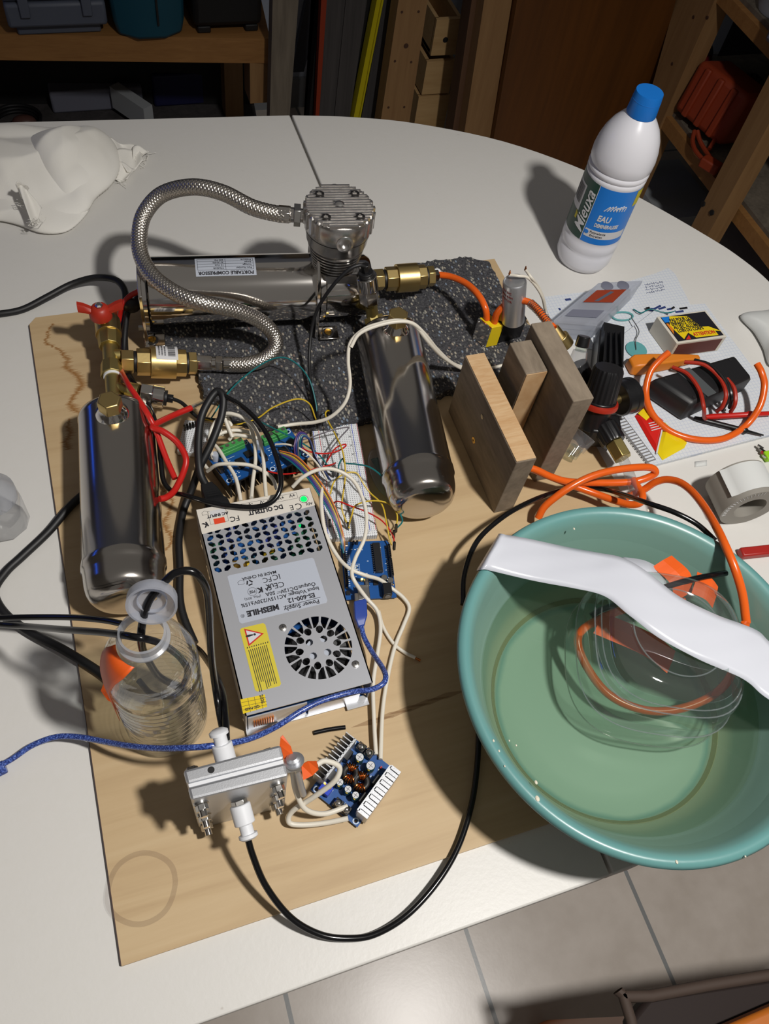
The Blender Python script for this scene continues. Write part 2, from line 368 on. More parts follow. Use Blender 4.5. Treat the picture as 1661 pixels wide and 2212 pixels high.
        if sub: md = o.modifiers.new('sub', 'SUBSURF'); md.levels = sub; md.render_levels = sub
        if label: o['label'] = label
        if kind: o['kind'] = kind
        for a, b in tags.items(): o[{'cat': 'category'}.get(a, a)] = b
        return o
def thing(name, label, cat, loc=(0,0,0), rz=0, group=None, rx=0, ry=0):
    o = bpy.data.objects.new(name, None); COL.objects.link(o); o.empty_display_size = .02
    m = TR(loc, rz, rx, ry); o.location = Vector(loc); o.rotation_euler = (rx, ry, rz)
    ROOT[o.name] = m; o['label'] = label; o['category'] = cat
    if group: o['group'] = group
    return o
def text_mesh(body, size, M4, m, name, parent, bold=0.0, sx=1.0, warp=None, align='CENTER', shear=0.0, depth=.00012):
    cu = bpy.data.curves.new('t', 'FONT'); cu.body = body; cu.size = size; cu.align_x = align; cu.align_y = 'CENTER'; cu.extrude = depth; cu.offset = bold; cu.shear = shear
    cu.resolution_u = 2
    o = bpy.data.objects.new('t', cu); COL.objects.link(o)
    dg = bpy.context.evaluated_depsgraph_get(); me = bpy.data.meshes.new_from_object(o.evaluated_get(dg))
    bpy.data.objects.remove(o); bm = bmesh.new(); bm.from_mesh(me); bpy.data.meshes.remove(me)
    if warp:
        bmesh.ops.subdivide_edges(bm, edges=[e for e in bm.edges if e.calc_length() > size*.25], cuts=2)
    for v in bm.verts:
        p = Vector((v.co.x*sx, v.co.y, v.co.z)); v.co = warp(p) if warp else (M4 @ p)
    mb = MB(); mb.bm.free(); mb.bm = bm
    return mb.build(name, m, parent, smooth=False)
def cable(name, label, cat, pts, r, m, group=None, n=10, k=8, raw=False):
    P = [Vector(p) if raw else at(*p) for p in pts]
    mb = MB(); mb.tube(P, r, n, k); t = dict(cat=cat)
    if group: t['group'] = group
    return mb.build(name, m, None, label=label, **t)
def hexp(r, ph=0, n=6, c=(0,0)): return [(c[0]+r*math.cos(2*PI*i/n+ph), c[1]+r*math.sin(2*PI*i/n+ph)) for i in range(n)]

# ================================================================== SETTING
FZ = -0.74
def struct(name, mb, m, **k): return mb.build(name, m, None, smooth=False, kind='structure', **k)
struct('floor', MB().box((.25, .3, FZ-.02), (3.9, 4.9, .04)), 'tiles')
struct('wall_back', MB().box((.25, 2.39, .45), (3.9, .1, 2.4)), 'wall_white')
struct('baseboard_back', MB().box((.25, 2.333, FZ+.045), (3.9, .014, .09)), 'skirt')
struct('wall_right', MB().box((2.25, .3, .45), (.1, 4.9, 2.4)), 'wall_plain')
struct('wall_left', MB().plate([(-2.1, -.75), (2.7, -.75), (2.7, 1.6), (-2.1, 1.6)], [[(-.3, .3), (1.5, .3), (1.5, .43), (-.3, .43)]], -.05, .05)
       if False else MB().box((-1.75, .3, -.085), (.1, 4.9, 1.33)).box((-1.75, .3, 1.17), (.1, 4.9, .94)).box((-1.75, -.575, .64), (.1, 3.15, .12)).box((-1.75, 2.52, .64), (.1, .44, .12)), 'wall_plain')
struct('blue_glow_strip', MB().box((-1.78, 1.65, .64), (.01, 1.34, .12)), 'blue_glow')  # unseen glowing strip, added to give the blue streak in the tanks

# ------------------------------------------------------------------ table
def side(pts): return pts
BACK = [(.426,1.16),(.526,1.131),(.655,1.067),(.764,.975),(.832,.888),(.89,.799),(.917,.748),(.935,.69),(.942,.6)]
FRONT = [(x, 1.198-y) for x, y in reversed(BACK[:-1])]
def yb(x): return 1.176+(.33-x)*.075
right = crom([(.3315, .0215)] + [(x, max(y, .0215)) for x, y in reversed(FRONT)] + list(reversed(BACK)) + [(.3315, yb(.33))] if False else
             [Vector((.3315, .0215, 0)), Vector((.38, .024, 0)), Vector((.46, .044, 0))] + [Vector((x, y, 0)) for x, y in reversed(FRONT) if x > .5] +
             [Vector((x, y, 0)) for x, y in reversed(BACK)] + [Vector((.3315, yb(.33), 0))], 5)
table = thing('dining_table', 'large off-white oval extending table with a seam across its top', 'table', (.1, .6, FZ))
MB().prism([(p.x, p.y) for p in right], -.028, 0).build('tabletop', 'table_white', table, bevel=.0018, bseg=2)
MB().prism([(-1.45, .0215), (.3285, .0215), (.3285, yb(.33)), (-1.45, yb(-1.45))], -.028, 0).build('tabletop', 'table_white', table, bevel=.0018, bseg=2)
MB().box((-.3, .6, -.065), (1.9, .8, .07)).build('apron', 'table_white', table)
for x in (-1.15, .58):
    for y in (.26, .94): MB().lathe([(.018, 0), (.03, .5), (.034, .675)], (x, y, FZ), n=20).build('leg', 'table_white', table)

# ================================================================== BACKGROUND
def slab(name, tl, tr, bl, br, y, th, m, label, cat, zt=.62, zb=FZ+.001, dx=0, parent=None, yt=0.0, **k):
    def line(a, b, z):
        A, B = aty(a[0], a[1], y), aty(b[0], b[1], y); t = (z-A.z)/(B.z-A.z); return A.x+(B.x-A.x)*t
    mb = MB(); pts = []
    for z in (zb, zt):
        yy = y+(z-zb)*yt
        x0, x1 = line(tl, bl, z), line(tr, br, z)
        pts.append([(x0, yy, z), (x1, yy, z), (x1, yy+th, z), (x0, yy+th, z)])
    mb.rings(pts)
    if parent is not None: return mb.build(name, m, parent, smooth=False, **k)
    return mb.build(name, m, None, smooth=False, label=label, cat=cat, **k)
A_ = at(0, 130, -.33); B_ = at(583, 137, -.33); dirs = (B_-A_).normalized(); L0 = A_-dirs*.75
sh = thing('storage_shelf', 'wooden storage shelf at left behind the table, holding plastic tool cases', 'shelf', (L0.x+.5, L0.y+.2, FZ))
bk = Vector((-dirs.y, dirs.x, 0))
MB().beam(L0+bk*.02+Vector((0,0,.0285)), B_+bk*.02+Vector((0,0,.0285)), .04, .057).build('front_beam', 'shelf_wood', sh, smooth=False)
MB().beam(L0+bk*.185+Vector((0,0,.048)), B_+bk*.185+Vector((0,0,.048)), .29, .018).build('shelf_board', 'shelf_wood', sh, smooth=False)
bb = aty(560, 168, B_.y+.03)
MB().box((aty(560,168,B_.y+.02).x, B_.y+.035, -.38), (.052, .06, .1)).build('support_block', 'post_wood', sh, smooth=False)
MB().beam(L0+bk*.185+Vector((0,0,-.32)), B_+bk*.185+Vector((0,0,-.32)), .29, .018).build('shelf_board', 'dark_plank', sh, smooth=False)  # lower board darkened: shade under the shelf put into its colour
MB().beam(L0+bk*.335+Vector((0,0,.1)), B_+bk*.335+Vector((0,0,.1)), .01, 1.6).build('shade_panel', 'black_matte', sh, smooth=False)  # black sheet added for the shade behind the shelf
MB().box((B_.x-.03, B_.y+.3, -.25), (.05, .05, .98)).build('post', 'post_wood', sh, smooth=False)
MB().box((L0.x+.03, L0.y+.2, -.25), (.05, .05, .98)).build('post', 'post_wood', sh, smooth=False)
ZS = -.33+.057
def case(name, label, pxl, pxr, pyb, h, depth, m, fwd=0.0, group=None):
    a = at(pxl, pyb, ZS); b = at(pxr, pyb, ZS); return a, b
# grey case: body, ledge, dark handle
a, b = at(40, 78, ZS), at(222, 78, ZS)
t = thing('tool_case', 'grey plastic case with stepped lid on the wooden shelf at far left', 'tool case', ((a.x+b.x)/2, a.y+.1, ZS))
cx = (a.x+b.x)/2; wd = b.x-a.x
MB().box((cx, a.y+.14, ZS+.013), (wd, .28, .024)).build('base', 'case_grey', t, bevel=.004)
MB().box((cx, a.y+.13, ZS+.05), (wd+.03, .3, .05)).build('body', 'case_grey', t, bevel=.007)
MB().box((cx, a.y+.135, ZS+.1), (wd+.035, .3, .048)).build('lid', 'case_grey', t, bevel=.008)
MB().box((cx+.01, a.y-.02, ZS+.118), (wd*.62, .02, .02)).build('handle', 'case_black', t, bevel=.005)
for s in (-1, 1): MB().box((cx+s*wd*.36, a.y-.024, ZS+.075), (.02, .008, .05)).build('latch', 'case_grey', t, bevel=.002)
a, b = at(256, 93, ZS-.004), at(405, 93, ZS-.004)
t = thing('tool_case', 'dark teal plastic power tool case overhanging the shelf edge', 'tool case', ((a.x+b.x)/2, a.y+.1, ZS))
cx = (a.x+b.x)/2; wd = b.x-a.x
MB().rings([[(cx-wd/2*k, a.y+.28, ZS+z), (cx-wd/2*k, a.y+.02, ZS+z), (cx-wd/5, a.y-.004-z*.02, ZS+z), (cx+wd/5, a.y-.004-z*.02, ZS+z), (cx+wd/2*k, a.y+.02, ZS+z), (cx+wd/2*k, a.y+.28, ZS+z)] for z, k in ((.001, .94), (.03, 1.03), (.11, 1.08), (.17, 1.08))]).build('body', 'case_teal', t, bevel=.008)
MB().box((cx+.015, a.y-.008, ZS+.1), (.004, .006, .13)).build('seam', 'black_matte', t)
a, b = at(430, 76, ZS), at(560, 76, ZS)
t = thing('tool_case', 'black plastic case with two feet at the right end of the shelf', 'tool case', ((a.x+b.x)/2, a.y+.1, ZS))
cx = (a.x+b.x)/2; wd = b.x-a.x
MB().box((cx, a.y+.13, ZS+.1), (wd+.02, .26, .17)).build('body', 'case_black', t, bevel=.012)
for s in (-1, 1): MB().box((cx+s*wd*.4, a.y+.02, ZS+.008), (.03, .03, .015)).build('foot', 'case_black', t, bevel=.003)
# under the shelf
zl = -.33-.32+.009
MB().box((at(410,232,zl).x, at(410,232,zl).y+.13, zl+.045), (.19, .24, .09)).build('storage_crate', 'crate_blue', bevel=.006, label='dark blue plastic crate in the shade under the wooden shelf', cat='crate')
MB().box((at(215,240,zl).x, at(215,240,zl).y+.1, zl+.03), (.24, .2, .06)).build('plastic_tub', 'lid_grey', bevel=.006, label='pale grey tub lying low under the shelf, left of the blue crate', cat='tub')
p = at(282, 232, zl+.05); MB().beam(p+Vector((-.03,.06,0)), p+Vector((.04,-.05,.0)), .03, .06).build('metal_profile', 'sheet', label='grey metal profile leaning beside the tub under the shelf', cat='metal bar')
q = at(35, 252, zl+.03); mb = MB()
for k in range(3): mb.tube([q+Vector((.055*math.cos(a_)*(1+.05*k), .055*math.sin(a_), -.02+.009*k)) for a_ in [i*PI/5 for i in range(10)]], .004, 8, 4, closed=True)
mb.build('cable_coil', 'black_rubber', label='small black cable coil under the shelf behind the cloth', cat='cable')
p = at(52, 262, zl+.03); MB().sphere(p, (.03, .02, .015), 12, 8).build('rag', 'red_wire' if False else 'brown_wire', label='small brown rag tucked into the black cable coil', cat='rag')

# planks and posts leaning at the back (left to right)
slab('weathered_plank', (589,0), (645,0), (583,243), (626,247), 1.82, .03, 'old_plank', 'weathered grey upright plank beside the end of the shelf', 'plank')
slab('metal_brace', (662,0), (700,0), (640,105), (652,170), 2.28, .02, 'bracket_grey', 'dark grey slanted brace against the white wall', 'brace', zt=.5, zb=-.6)
slab('pipe', (694,0), (706,0), (682,240), (690,240), 1.93, .02, 'level_orange', 'dull orange upright pipe in the gap beside the white wall', 'pipe')
slab('dark_board', (690,0), (696,0), (668,243), (683,243), 1.96, .03, 'black_matte', 'narrow black strip standing left of the dull orange pipe', 'board')
slab('dark_board', (706,0), (746,0), (690,243), (722,243), 1.94, .03, 'dark_plank', 'dark grey plank just right of the dull orange pipe', 'board')
slab('dark_board', (747,0), (793,0), (723,243), (757,243), 1.95, .03, 'dark_plank', 'dark grey plank standing left of the yellow spirit level', 'board')
lv = thing('spirit_level', 'yellow spirit level standing on end between dark planks, black strip for the shaded gap beside it', 'spirit level', (aty(790,120,1.93).x, 1.93, FZ))
slab('body', (793,0), (815,0), (757,243), (768,243), 1.97, .03, 'black_matte', '', '', parent=lv)  # black strip in place of the shaded gap left of the level
slab('rail', (814,0), (824,0), (766,243), (777,243), 1.93, .03, 'level_yellow', '', '', parent=lv)
slab('edge_strip', (825,0), (829,0), (778,243), (781,243), 1.925, .02, 'level_yellow', '', '', parent=lv)
slab('dark_board', (829,0), (858,0), (782,248), (818,248), 1.94, .03, 'dark_plank', 'dark grey plank between the yellow spirit level and the knotty post', 'board')
pt = thing('wooden_post', 'pale knotty pine post with paired screw holes, behind the table', 'post', (aty(870,120,1.88).x, 1.88, FZ))
slab('beam', (861,0), (924,0), (824,250), (885,258), 1.86, .045, 'post_wood', '', '', parent=pt)
for (x, y, r) in ((868,26,3), (904,25,3), (853,132,3), (888,134,3), (839,232,3), (873,231,3), (877,99,6)):
    c = aty(x, y, 1.86); MB().cyl(c+Vector((0,-.0008,0)), c+Vector((0,.001,0)), r*.001).build('knot' if r > 4 else 'screw', 'knot', pt)
# three pine crates stacked between the posts
for i, (tlx, ty, trx, by, lab) in enumerate(((944,41,1000,122,'small pine box with a dark round hole, topmost of the stack between the posts'),
        (923,132,984,206,'plain small pine box in the middle of the stack between the posts'), (905,208,972,290,'lowest small pine box of the stack, cut off by the table edge'))):
    y = 1.98; a = aty(tlx, ty, y); b = aty(trx, ty, y); zb = aty(tlx-8, by, y).z
    t = thing('pine_box', lab, 'wooden box', ((a.x+b.x)/2, y+.1, zb), group='pine boxes stacked between the posts')
    wx = b.x-a.x; cx = (a.x+b.x)/2
    MB().box((cx, y+.006, (a.z+zb)/2), (wx, .012, a.z-zb-.004)).build('front_panel', 'crate_wood', t, smooth=False)
    for s in (-1, 1): MB().box((cx+s*(wx/2-.005), y+.16, (a.z+zb)/2), (.01, .3, a.z-zb-.004)).build('side_panel', 'crate_wood', t, smooth=False)
    MB().box((cx, y+.16, zb+.008), (wx, .3, .01)).build('bottom_panel', 'crate_wood', t, smooth=False)
    if i == 0:
        c = aty(962, 86, y); MB().cyl(c+Vector((0,-.001,0)), c+Vector((0,.002,0)), .007).build('hole', 'black_matte', t)
slab('batten_or_gap', (1019,0), (1046,0), (978,280), (1005,285), 1.84, .05, 'dark_batten', 'dark brown upright batten left of the thick pale post', 'batten')
slab('wooden_post', (1046,0), (1106,0), (1003,285), (1058,300), 1.8, .05, 'post_wood', 'thick pale timber post standing left of the brown door panel', 'post')
slab('batten_or_gap', (1107,0), (1116,0), (1059,300), (1066,304), 1.82, .03, 'black_matte', 'thin black strip standing in for the shaded gap between the pale post and the brown door panel', 'batten')  # black colour stands in for the shade in this gap
slab('door_panel', (1117,0), (1460,0), (1066,300), (1372,330), 1.78, .03, 'door_wood', 'large brown varnished wooden door panel leaning at the back', 'panel', zt=.7)
# right-hand shelving, running towards the viewer
RX = 1.47
rs = thing('corner_shelf', 'wooden shelving along the right wall with two posts and tools on it', 'shelf', (1.7, 1.4, FZ))
MB().box((1.97, 1.15, -.1), (.01, 1.9, 1.27)).build('shade_panel', 'black_matte', rs, smooth=False)  # black sheet standing in for the darkness behind the right shelves
def post(bx0, bx1, tx0, tx1, x, th=.05):
    a0, a1 = atx(*bx0, x), atx(*bx1, x); t0, t1 = atx(*tx0, x), atx(*tx1, x)
    mb = MB(); pts = []
    for z in (FZ+.001, .55):
        def ln(p, q): k = (z-p.z)/(q.z-p.z); return p.y+(q.y-p.y)*k
        y0, y1 = ln(a0, t0), ln(a1, t1); pts.append([(x, y0, z), (x, y1, z), (x+th, y1, z), (x+th, y0, z)])
    mb.rings(pts); return mb.build('post', 'post_wood', rs, smooth=False)
post((1410,180), (1425,273), (1460,0), (1544,0), RX)
post((1494,487), (1522,520), (1661,162), (1690,215), RX-.05)
for (p0, p1, th) in (((1427,297), (1530,400), .035), ((1549,23), (1661,124), .03)):
    a, b = atx(*p0, RX+.005), atx(*p1, RX+.005); d = (b-a); d.z = 0; d.normalize(); z = (a.z+b.z)/2+th/2+.002
    A0 = Vector((a.x, a.y, z))-d*.25; B0 = Vector((b.x, b.y, z))+d*1.3
    MB().beam(A0+Vector((.02,0,0)), B0+Vector((.02,0,0)), .035, th).build('shelf_edge', 'shelf_wood', rs, smooth=False)
    MB().beam(A0+Vector((.24,0,.004+th/2)), B0+Vector((.24,0,.004+th/2)), .44, .012).build('shelf_board', 'old_plank', rs, smooth=False)
    if th > .03: ZR = z+th/2+.012
    else: ZR2 = z+th/2+.012
for p_ in ((1422,24), (1452,138), (1518,37), (1547,38)):
    c = atx(p_[0]-20 if p_[0] > 1500 else p_[0], p_[1], RX); MB().cyl(c+Vector((-.001,0,0)), c+Vector((.002,0,0)), .004).build('screw', 'knot', rs)
for p_ in ((1520,440), (1539,459)):
    c = atx(*p_, RX-.05); MB().cyl(c+Vector((-.004,0,0)), c+Vector((.002,0,0)), .007, n=6).build('bolt', 'black_matte', rs)
# low right shelf (below the table level) with cans
zc = -.56
a, b = at(1570, 450, zc), at(1661, 562, zc); d = (b-a).normalized(); n_ = Vector((-d.y, d.x, 0)); n_ = n_ if n_.x > 0 else -n_
MB().beam(a-d*.05+n_*.02, b+d*1.0+n_*.02, .035, .03).build('shelf_edge', 'shelf_wood', rs, smooth=False)
MB().beam(a-d*.05+n_*.25, b+d*1.0+n_*.25, .46, .012).build('shelf_board', 'sheet', rs, smooth=False)
c = at(1655, 468, zc+.02)
t = thing('paint_can', 'dark rounded can with a tan label reading HAM, cut off at the right edge', 'can', (c.x+.03, c.y, zc+.007))
pc = Vector((c.x+.03, c.y, zc+.007))
MB().lathe([(.05,0),(.058,.01),(.058,.12),(.05,.14),(.035,.145)], pc).build('body', 'can_dark', t)
def wrapcyl(c, r, a0, h0):
    return lambda p: Vector((c.x+(r+p.z)*math.cos(a0+p.x/r), c.y+(r+p.z)*math.sin(a0+p.x/r), c.z+h0+p.y))
af = math.atan2(-pc.y, -pc.x)
mb = MB(); mb.grid(lambda u, v_: wrapcyl(pc, .0587, af, .02+.09*v_)(Vector(((u-.5)*.1, 0, 0))), 14, 1); mb.build('label', 'can_label', t)
text_mesh('HAM', .024, None, 'label_white', 'lettering', t, warp=wrapcyl(pc, .0592, af-.15, .088))
text_mesh('VERNIS', .018, None, 'label_white', 'lettering', t, warp=wrapcyl(pc, .0592, af-.1, .05)) if False else None
# on the middle right shelf: orange case, red case, orange cable, pale bundle
a = at(1478, 270, ZR); R = Euler((0, 0, .25)).to_matrix()
t = thing('tool_case', 'orange ribbed plastic tool case tilted on the right-hand shelf', 'tool case', (a.x+.06, a.y, ZR))
cc = Vector((a.x+.07, a.y-.02, ZR+.07)); Rt = Euler((0, .18, .25)).to_matrix()
MB().box(cc, (.12, .17, .13), Rt).build('body', 'orange_case', t, bevel=.014)
for s in (-1, 0, 1): MB().box(cc+Rt @ Vector((-.062, s*.045, 0)), (.012, .018, .12), Rt).build('rib', 'orange_case', t, bevel=.004)
MB().box((a.x+.05, a.y+.15, ZR+.055), (.1, .08, .11)).build('tool_case', 'dk_red_case', bevel=.01, label='small dark red case behind the orange case on the right-hand shelf', cat='tool case')
MB().sphere((a.x+.12, a.y+.22, ZR+.05), (.06, .05, .05), 16, 10).build('plastic_bag', 'lid_grey', label='pale crumpled plastic bag behind the red case on the right-hand shelf', cat='bag')
t = thing('extension_cord', 'orange power cable with plug hanging over the right-hand shelf', 'cable', tuple(at(1510, 330, ZR)))
mb = MB(); mb.tube([at(1500,283,ZR+.02), at(1496,305,ZR+.01), at(1502,325,ZR+.006), at(1516,342,ZR+.006), at(1528,352,ZR+.008)], .0055, 8)
mb.build('cord', 'orange_case', t)
mb = MB(); mb.tube([at(1506,283,ZR+.02), at(1512,305,ZR+.01), at(1524,326,ZR+.006), at(1538,345,ZR+.008)], .0055, 8); mb.build('cord', 'orange_case', t)
p = at(1535, 356, ZR+.012); MB().box(p, (.03, .05, .025), Euler((0,0,.5)).to_matrix()).build('plug', 'orange_case', t, bevel=.004)
MB().tube([at(1532,322,ZR+.01), at(1542,305,ZR+.02), at(1553,290,ZR+.03)], .0055, 8).build('cord', 'orange_case', t)
c = at(1580, 250, ZR); MB().box((c.x+.05, c.y, ZR+.03), (.12, .2, .06)).build('tool_pouch', 'case_black', bevel=.015, label='black tool pouch right of the orange case on the right-hand shelf', cat='pouch')
c = at(1640, 45, ZR2); MB().lathe([(.045,0),(.05,.01),(.05,.11),(.02,.14)], (c.x+.07, c.y+.03, ZR2)).build('plastic_bottle', 'frost', label='translucent plastic bottle on the upper right shelf corner', cat='bottle')
MB().box((at(1655,85,ZR2).x+.04, at(1655,85,ZR2).y-.05, ZR2+.04), (.1, .1, .08)).build('plastic_tub', 'lid_grey', bevel=.01, label='lilac-grey tub at the right picture edge on the upper shelf', cat='tub')
c = at(1445, 440, FZ); MB().box((c.x, c.y+.02, FZ+.02), (.2, .26, .04)).build('floor_box', 'sheet', label='flat grey panel lying on the floor beyond the table end', cat='panel')
# chair at lower right
cz = -.27
a, b = at(1352, 2160, cz), at(1661, 2112, cz); d = (b-a).normalized(); n_ = Vector((d.y, -d.x, 0))
ch = thing('chair', 'chair with a dark brown leather seat and orange wooden rail, lower right corner', 'chair', ((a.x+b.x)/2+.06, a.y-.2, FZ))
o_ = (a+b)/2+d*.06
def cp(u, v_, z): return a+d*u+n_*v_+Vector((0,0,z-cz))
MB().rings([[cp(.0,.02,z0), cp(.03,0,z0), cp(.38,0,z0), cp(.4,.02,z0), cp(.4,.34,z0), cp(0,.34,z0)] for z0 in (cz-.035, cz-.004)]).build('seat', 'leather', ch, bevel=.006)
MB().tube([cp(.0,.34,cz), cp(.0,.02,cz), cp(.03,.0,cz), cp(.38,0,cz), cp(.4,.02,cz), cp(.4,.3,cz)], .0065, 10, 4).build('piping', 'piping', ch)
c0 = at(1545, 2208, cz+.02); c1 = at(1661, 2158, cz+.02)
dd = (c1-c0).normalized(); nn = Vector((dd.y, -dd.x, 0))
MB().beam(c0+nn*.03, c1+dd*.12+nn*.03, .05, .03).build('side_rail', 'orange_wood', ch, bevel=.006)
for u, v_ in ((.03,.04), (.37,.04), (.03,.3), (.37,.3)): MB().beam(cp(u, v_, FZ+.001), cp(u, v_, cz-.035), .035, .035, up=(1,0,0)).build('leg', 'orange_wood', ch)

# ================================================================== ON THE TABLE
ZB = .004
def planeM(o, x, y):
    x = Vector(x).normalized(); y = Vector(y); z = x.cross(y).normalized(); y = z.cross(x)
    m = Matrix((x, y, z)).transposed().to_4x4(); m.translation = Vector(o); return m
setf()
# ---- plywood board
pb = thing('plywood_board', 'large pale plywood board with brown zigzag grain carrying the whole setup', 'board', (.218, .44, .0003))
MB().prism([(-.094+.008,.805), (-.094,.795), (-.094,.079), (.53,.079), (.53,.805)][::-1], .0003, ZB).build('panel', 'plywood', pb, smooth=False)
MB().box((-.0942, .437, .0022), (.0008, .715, .0034)).build('dark_edge', 'ply_edge', pb, smooth=False, label='dark painted left edge')
rc = at(306, 1918, ZB)
mb = MB(); n = 64
mb.rings([[(rc.x+r*math.cos(2*PI*i/n)*(1+.03*math.sin(i*.4)), rc.y+r*math.sin(2*PI*i/n), ZB+.00015) for i in range(n)] for r in (.0254, .0298)], False, False)
mb.build('ring_stain', 'ring', pb, label='faint round ring stain')
random.seed(5)
M['grain'] = mat('grain', (158, 112, 60), .6, alpha=.8)
for path in (((112,700,9),(102,722,12),(98,740,16),(128,757,16),(146,776,24),(140,792,26),(166,812,28),(176,832,30),(164,850,26),(150,870,28),(158,884,30),(188,900,22)),
             ((150,905,8),(146,920,16),(152,935,24),(140,955,26),(150,972,22)), ((345,1050,6),(372,1080,14),(366,1105,20),(352,1130,20),(372,1160,16),(360,1190,14))):
    P = [at(x, y, ZB) for x, y, w_ in path]; W = [w_ for x, y, w_ in path]; mb = MB()
    for i in range(len(P)-1):
        ns = max(2, int(abs(P[i].y-P[i+1].y)/.0011))
        for k in range(ns):
            t = k/ns; c = P[i].lerp(P[i+1], t); w_ = (W[i]*(1-t)+W[i+1]*t)/2300.0*random.uniform(.45, 1.25); c.x += random.uniform(-.0015, .0015)
            mb.quad((c.x-w_*.5, c.y, ZB+.0001), (c.x, c.y-.0006, ZB+.0001), (c.x+w_*.7, c.y, ZB+.0001), (c.x, c.y+.0006, ZB+.0001))
    mb.build('grain_stripe', 'grain', pb, smooth=False)
mb = MB()
for k in range(5):
    c = at(800+k*40, 1560-k*14, ZB); mb.grid(lambda u, v: (c.x-.02+.045*u, c.y+(-.003+.006*v)*(1-abs(2*u-1)), ZB+.00012+.00003*k), 10, 2)
mb.build('grain_stain', 'stain', pb)

# ---- recycled rubber mat
def zig(pts, step=.004, amp=.0022):
    out = []
    for i in range(len(pts)):
        a, b = Vector(pts[i]), Vector(pts[(i+1) % len(pts)]); L = (b-a).length; n = max(1, int(L/step)); d = (b-a).normalized(); s = Vector((-d.y, d.x))
        for k in range(n): out.append(tuple(a+(b-a)*(k/n)+s*random.uniform(-amp, amp)))
    return out
mp_ = [at(x, y, ZB+.012).to_2d() for x, y in ((300,648),(330,742),(428,800),(440,850),(480,872),(500,905),(560,918),(700,926),(800,905),(935,852),(1045,826),(1180,800),(1170,730),(1105,655),(1082,606),(1058,566),(1012,553),(930,562),(860,578),(700,600))]
poly = zig(mp_)
mb = MB()
inn = [tuple(Vector(p)*.994+Vector((.25,.68))*.006) for p in poly]
mb.rings([[(p[0], p[1], ZB+.0005) for p in poly], [(p[0], p[1], ZB+.009) for p in poly], [(p[0], p[1], ZB+.012) for p in inn]])
mb.build('rubber_mat', 'rubber', None, smooth=False, label='black speckled recycled rubber mat with ragged edges under the chrome compressor', cat='mat')
ZM = ZB+.012

# ---- compressor
CO = (.2448, .738, ZM); CRZ = math.radians(-7.7)
comp = thing('air_compressor', 'chrome portable air compressor with ribbed cylinder head on a rubber mat', 'compressor', CO, CRZ)
setf(TR(CO, CRZ)); AZ = .0615-ZM
MB().lathe([(.037,0),(.0395,.002),(.0395,.196)], (-.198, 0, AZ), (1,0,0), 64).build('motor_body', 'chrome', comp)
MB().lathe([(.0415,0),(.0415,.004)], (-.203, 0, AZ), (1,0,0), 48).build('end_ring', 'chrome', comp)
def bracket(x, wtop, foot, hgt):
    pts = [(-.046, .006), (-.046, .0), (.03, 0), (.034, .012), (.043, AZ), (.041, AZ+.028), (.028, hgt), (-.022, hgt), (-.041, AZ+.026), (-.044, AZ)]
    mb = MB(); mb.rings([[(x+dx, p[0], p[1]+.004) for p in pts] for dx in (0, .004)]); return mb
bracket(-.207, 0, 0, AZ+.038).build('end_bracket', 'chrome', comp, bevel=.0006)
bracket(-.004, 0, 0, AZ+.058).build('front_bracket', 'chrome', comp, bevel=.0006)
for x in (-.207, .0): MB().box((x+(.011 if x < -.1 else .014), -.04, .0055), (.024, .022, .002)).build('foot', 'chrome', comp, bevel=.0008)
for x in (-.199, .013):
    for s in (-1,):
        MB().cyl((x, -.041, -.001), (x, -.041, .0075), .007).build('rubber_foot', 'black_rubber', comp)
        MB().lathe([(.0045, 0), (.0045, .0022), (.0022, .0024)], (x, -.041, .0068), n=20, cap1=True).build('grommet', 'gold', comp, label='small gold-coloured grommet')
MB().cyl((-.213, -.034, .02), (-.2, -.034, .02), .0035, n=6).build('bolt', 'steel', comp)
MB().lathe([(.041,0),(.041,.006),(.0375,.008),(.0375,.058),(.034,.064),(.012,.066)], (.002, 0, AZ), (1,0,0), 56).build('crankcase', 'chrome', comp)
MB().prism([(.004,-.026),(.05,-.026),(.05,.03),(.004,.03)], AZ+.02, AZ+.041).build('cylinder_base', 'cast_alu', comp, bevel=.003)
HX, HY = .0205, -.0045
prof = [(.0235, AZ+.038)]
z0 = AZ+.04
for k in range(7):
    z = z0+k*.0048; r = .0268+k*.001
    prof += [(r-.007, z), (r, z+.0004), (r, z+.002), (r-.007, z+.0024)]
MB().lathe(prof+[(.03, z0+.034)], (HX, HY, 0), n=56).build('cooling_fins', 'cast_alu', comp, ang=20)
zt = z0+.034
MB().lathe([(.0335, zt), (.0352, zt+.004), (.0368, zt+.017), (.0375, zt+.018)], (HX, HY, 0), n=56).build('cylinder_barrel', 'cast_alu', comp)
MB().lathe([(.0375, zt+.019), (.0385, zt+.022), (.0385, zt+.041), (.0365, zt+.044)], (HX, HY, 0), n=64).build('cylinder_head', 'cast_alu', comp)
mb = MB(); zh = zt+.044
for k in range(-8, 9):
    y = k*.0043; L = math.sqrt(max(.0385**2-y*y, 1e-5))
    mb.box((HX, HY+y, zh+.0018), (2*L-.002, .0021, .005)); 
for k in range(24):                              # side notches of the head
    a_ = 2*PI*k/24
    if -2.25 < (a_ if a_ < PI else a_-2*PI) < -.9: continue
    mb.box((HX+.0385*math.cos(a_), HY+.0385*math.sin(a_), zh-.009), (.004, .0042, .02), Euler((0,0,a_)).to_matrix())
mb.build('head_fins', 'cast_alu', comp, smooth=False, bevel=.0004)
for x, y in ((-.02, .019), (.02, .019), (-.018, -.02), (.02, -.02)):
    MB().lathe([(.0052, 0), (.0052, .0028), (.003, .003), (.003, .0012)], (HX+x, HY+y, zh+.0018), n=18).build('head_bolt', 'chrome_dark', comp)
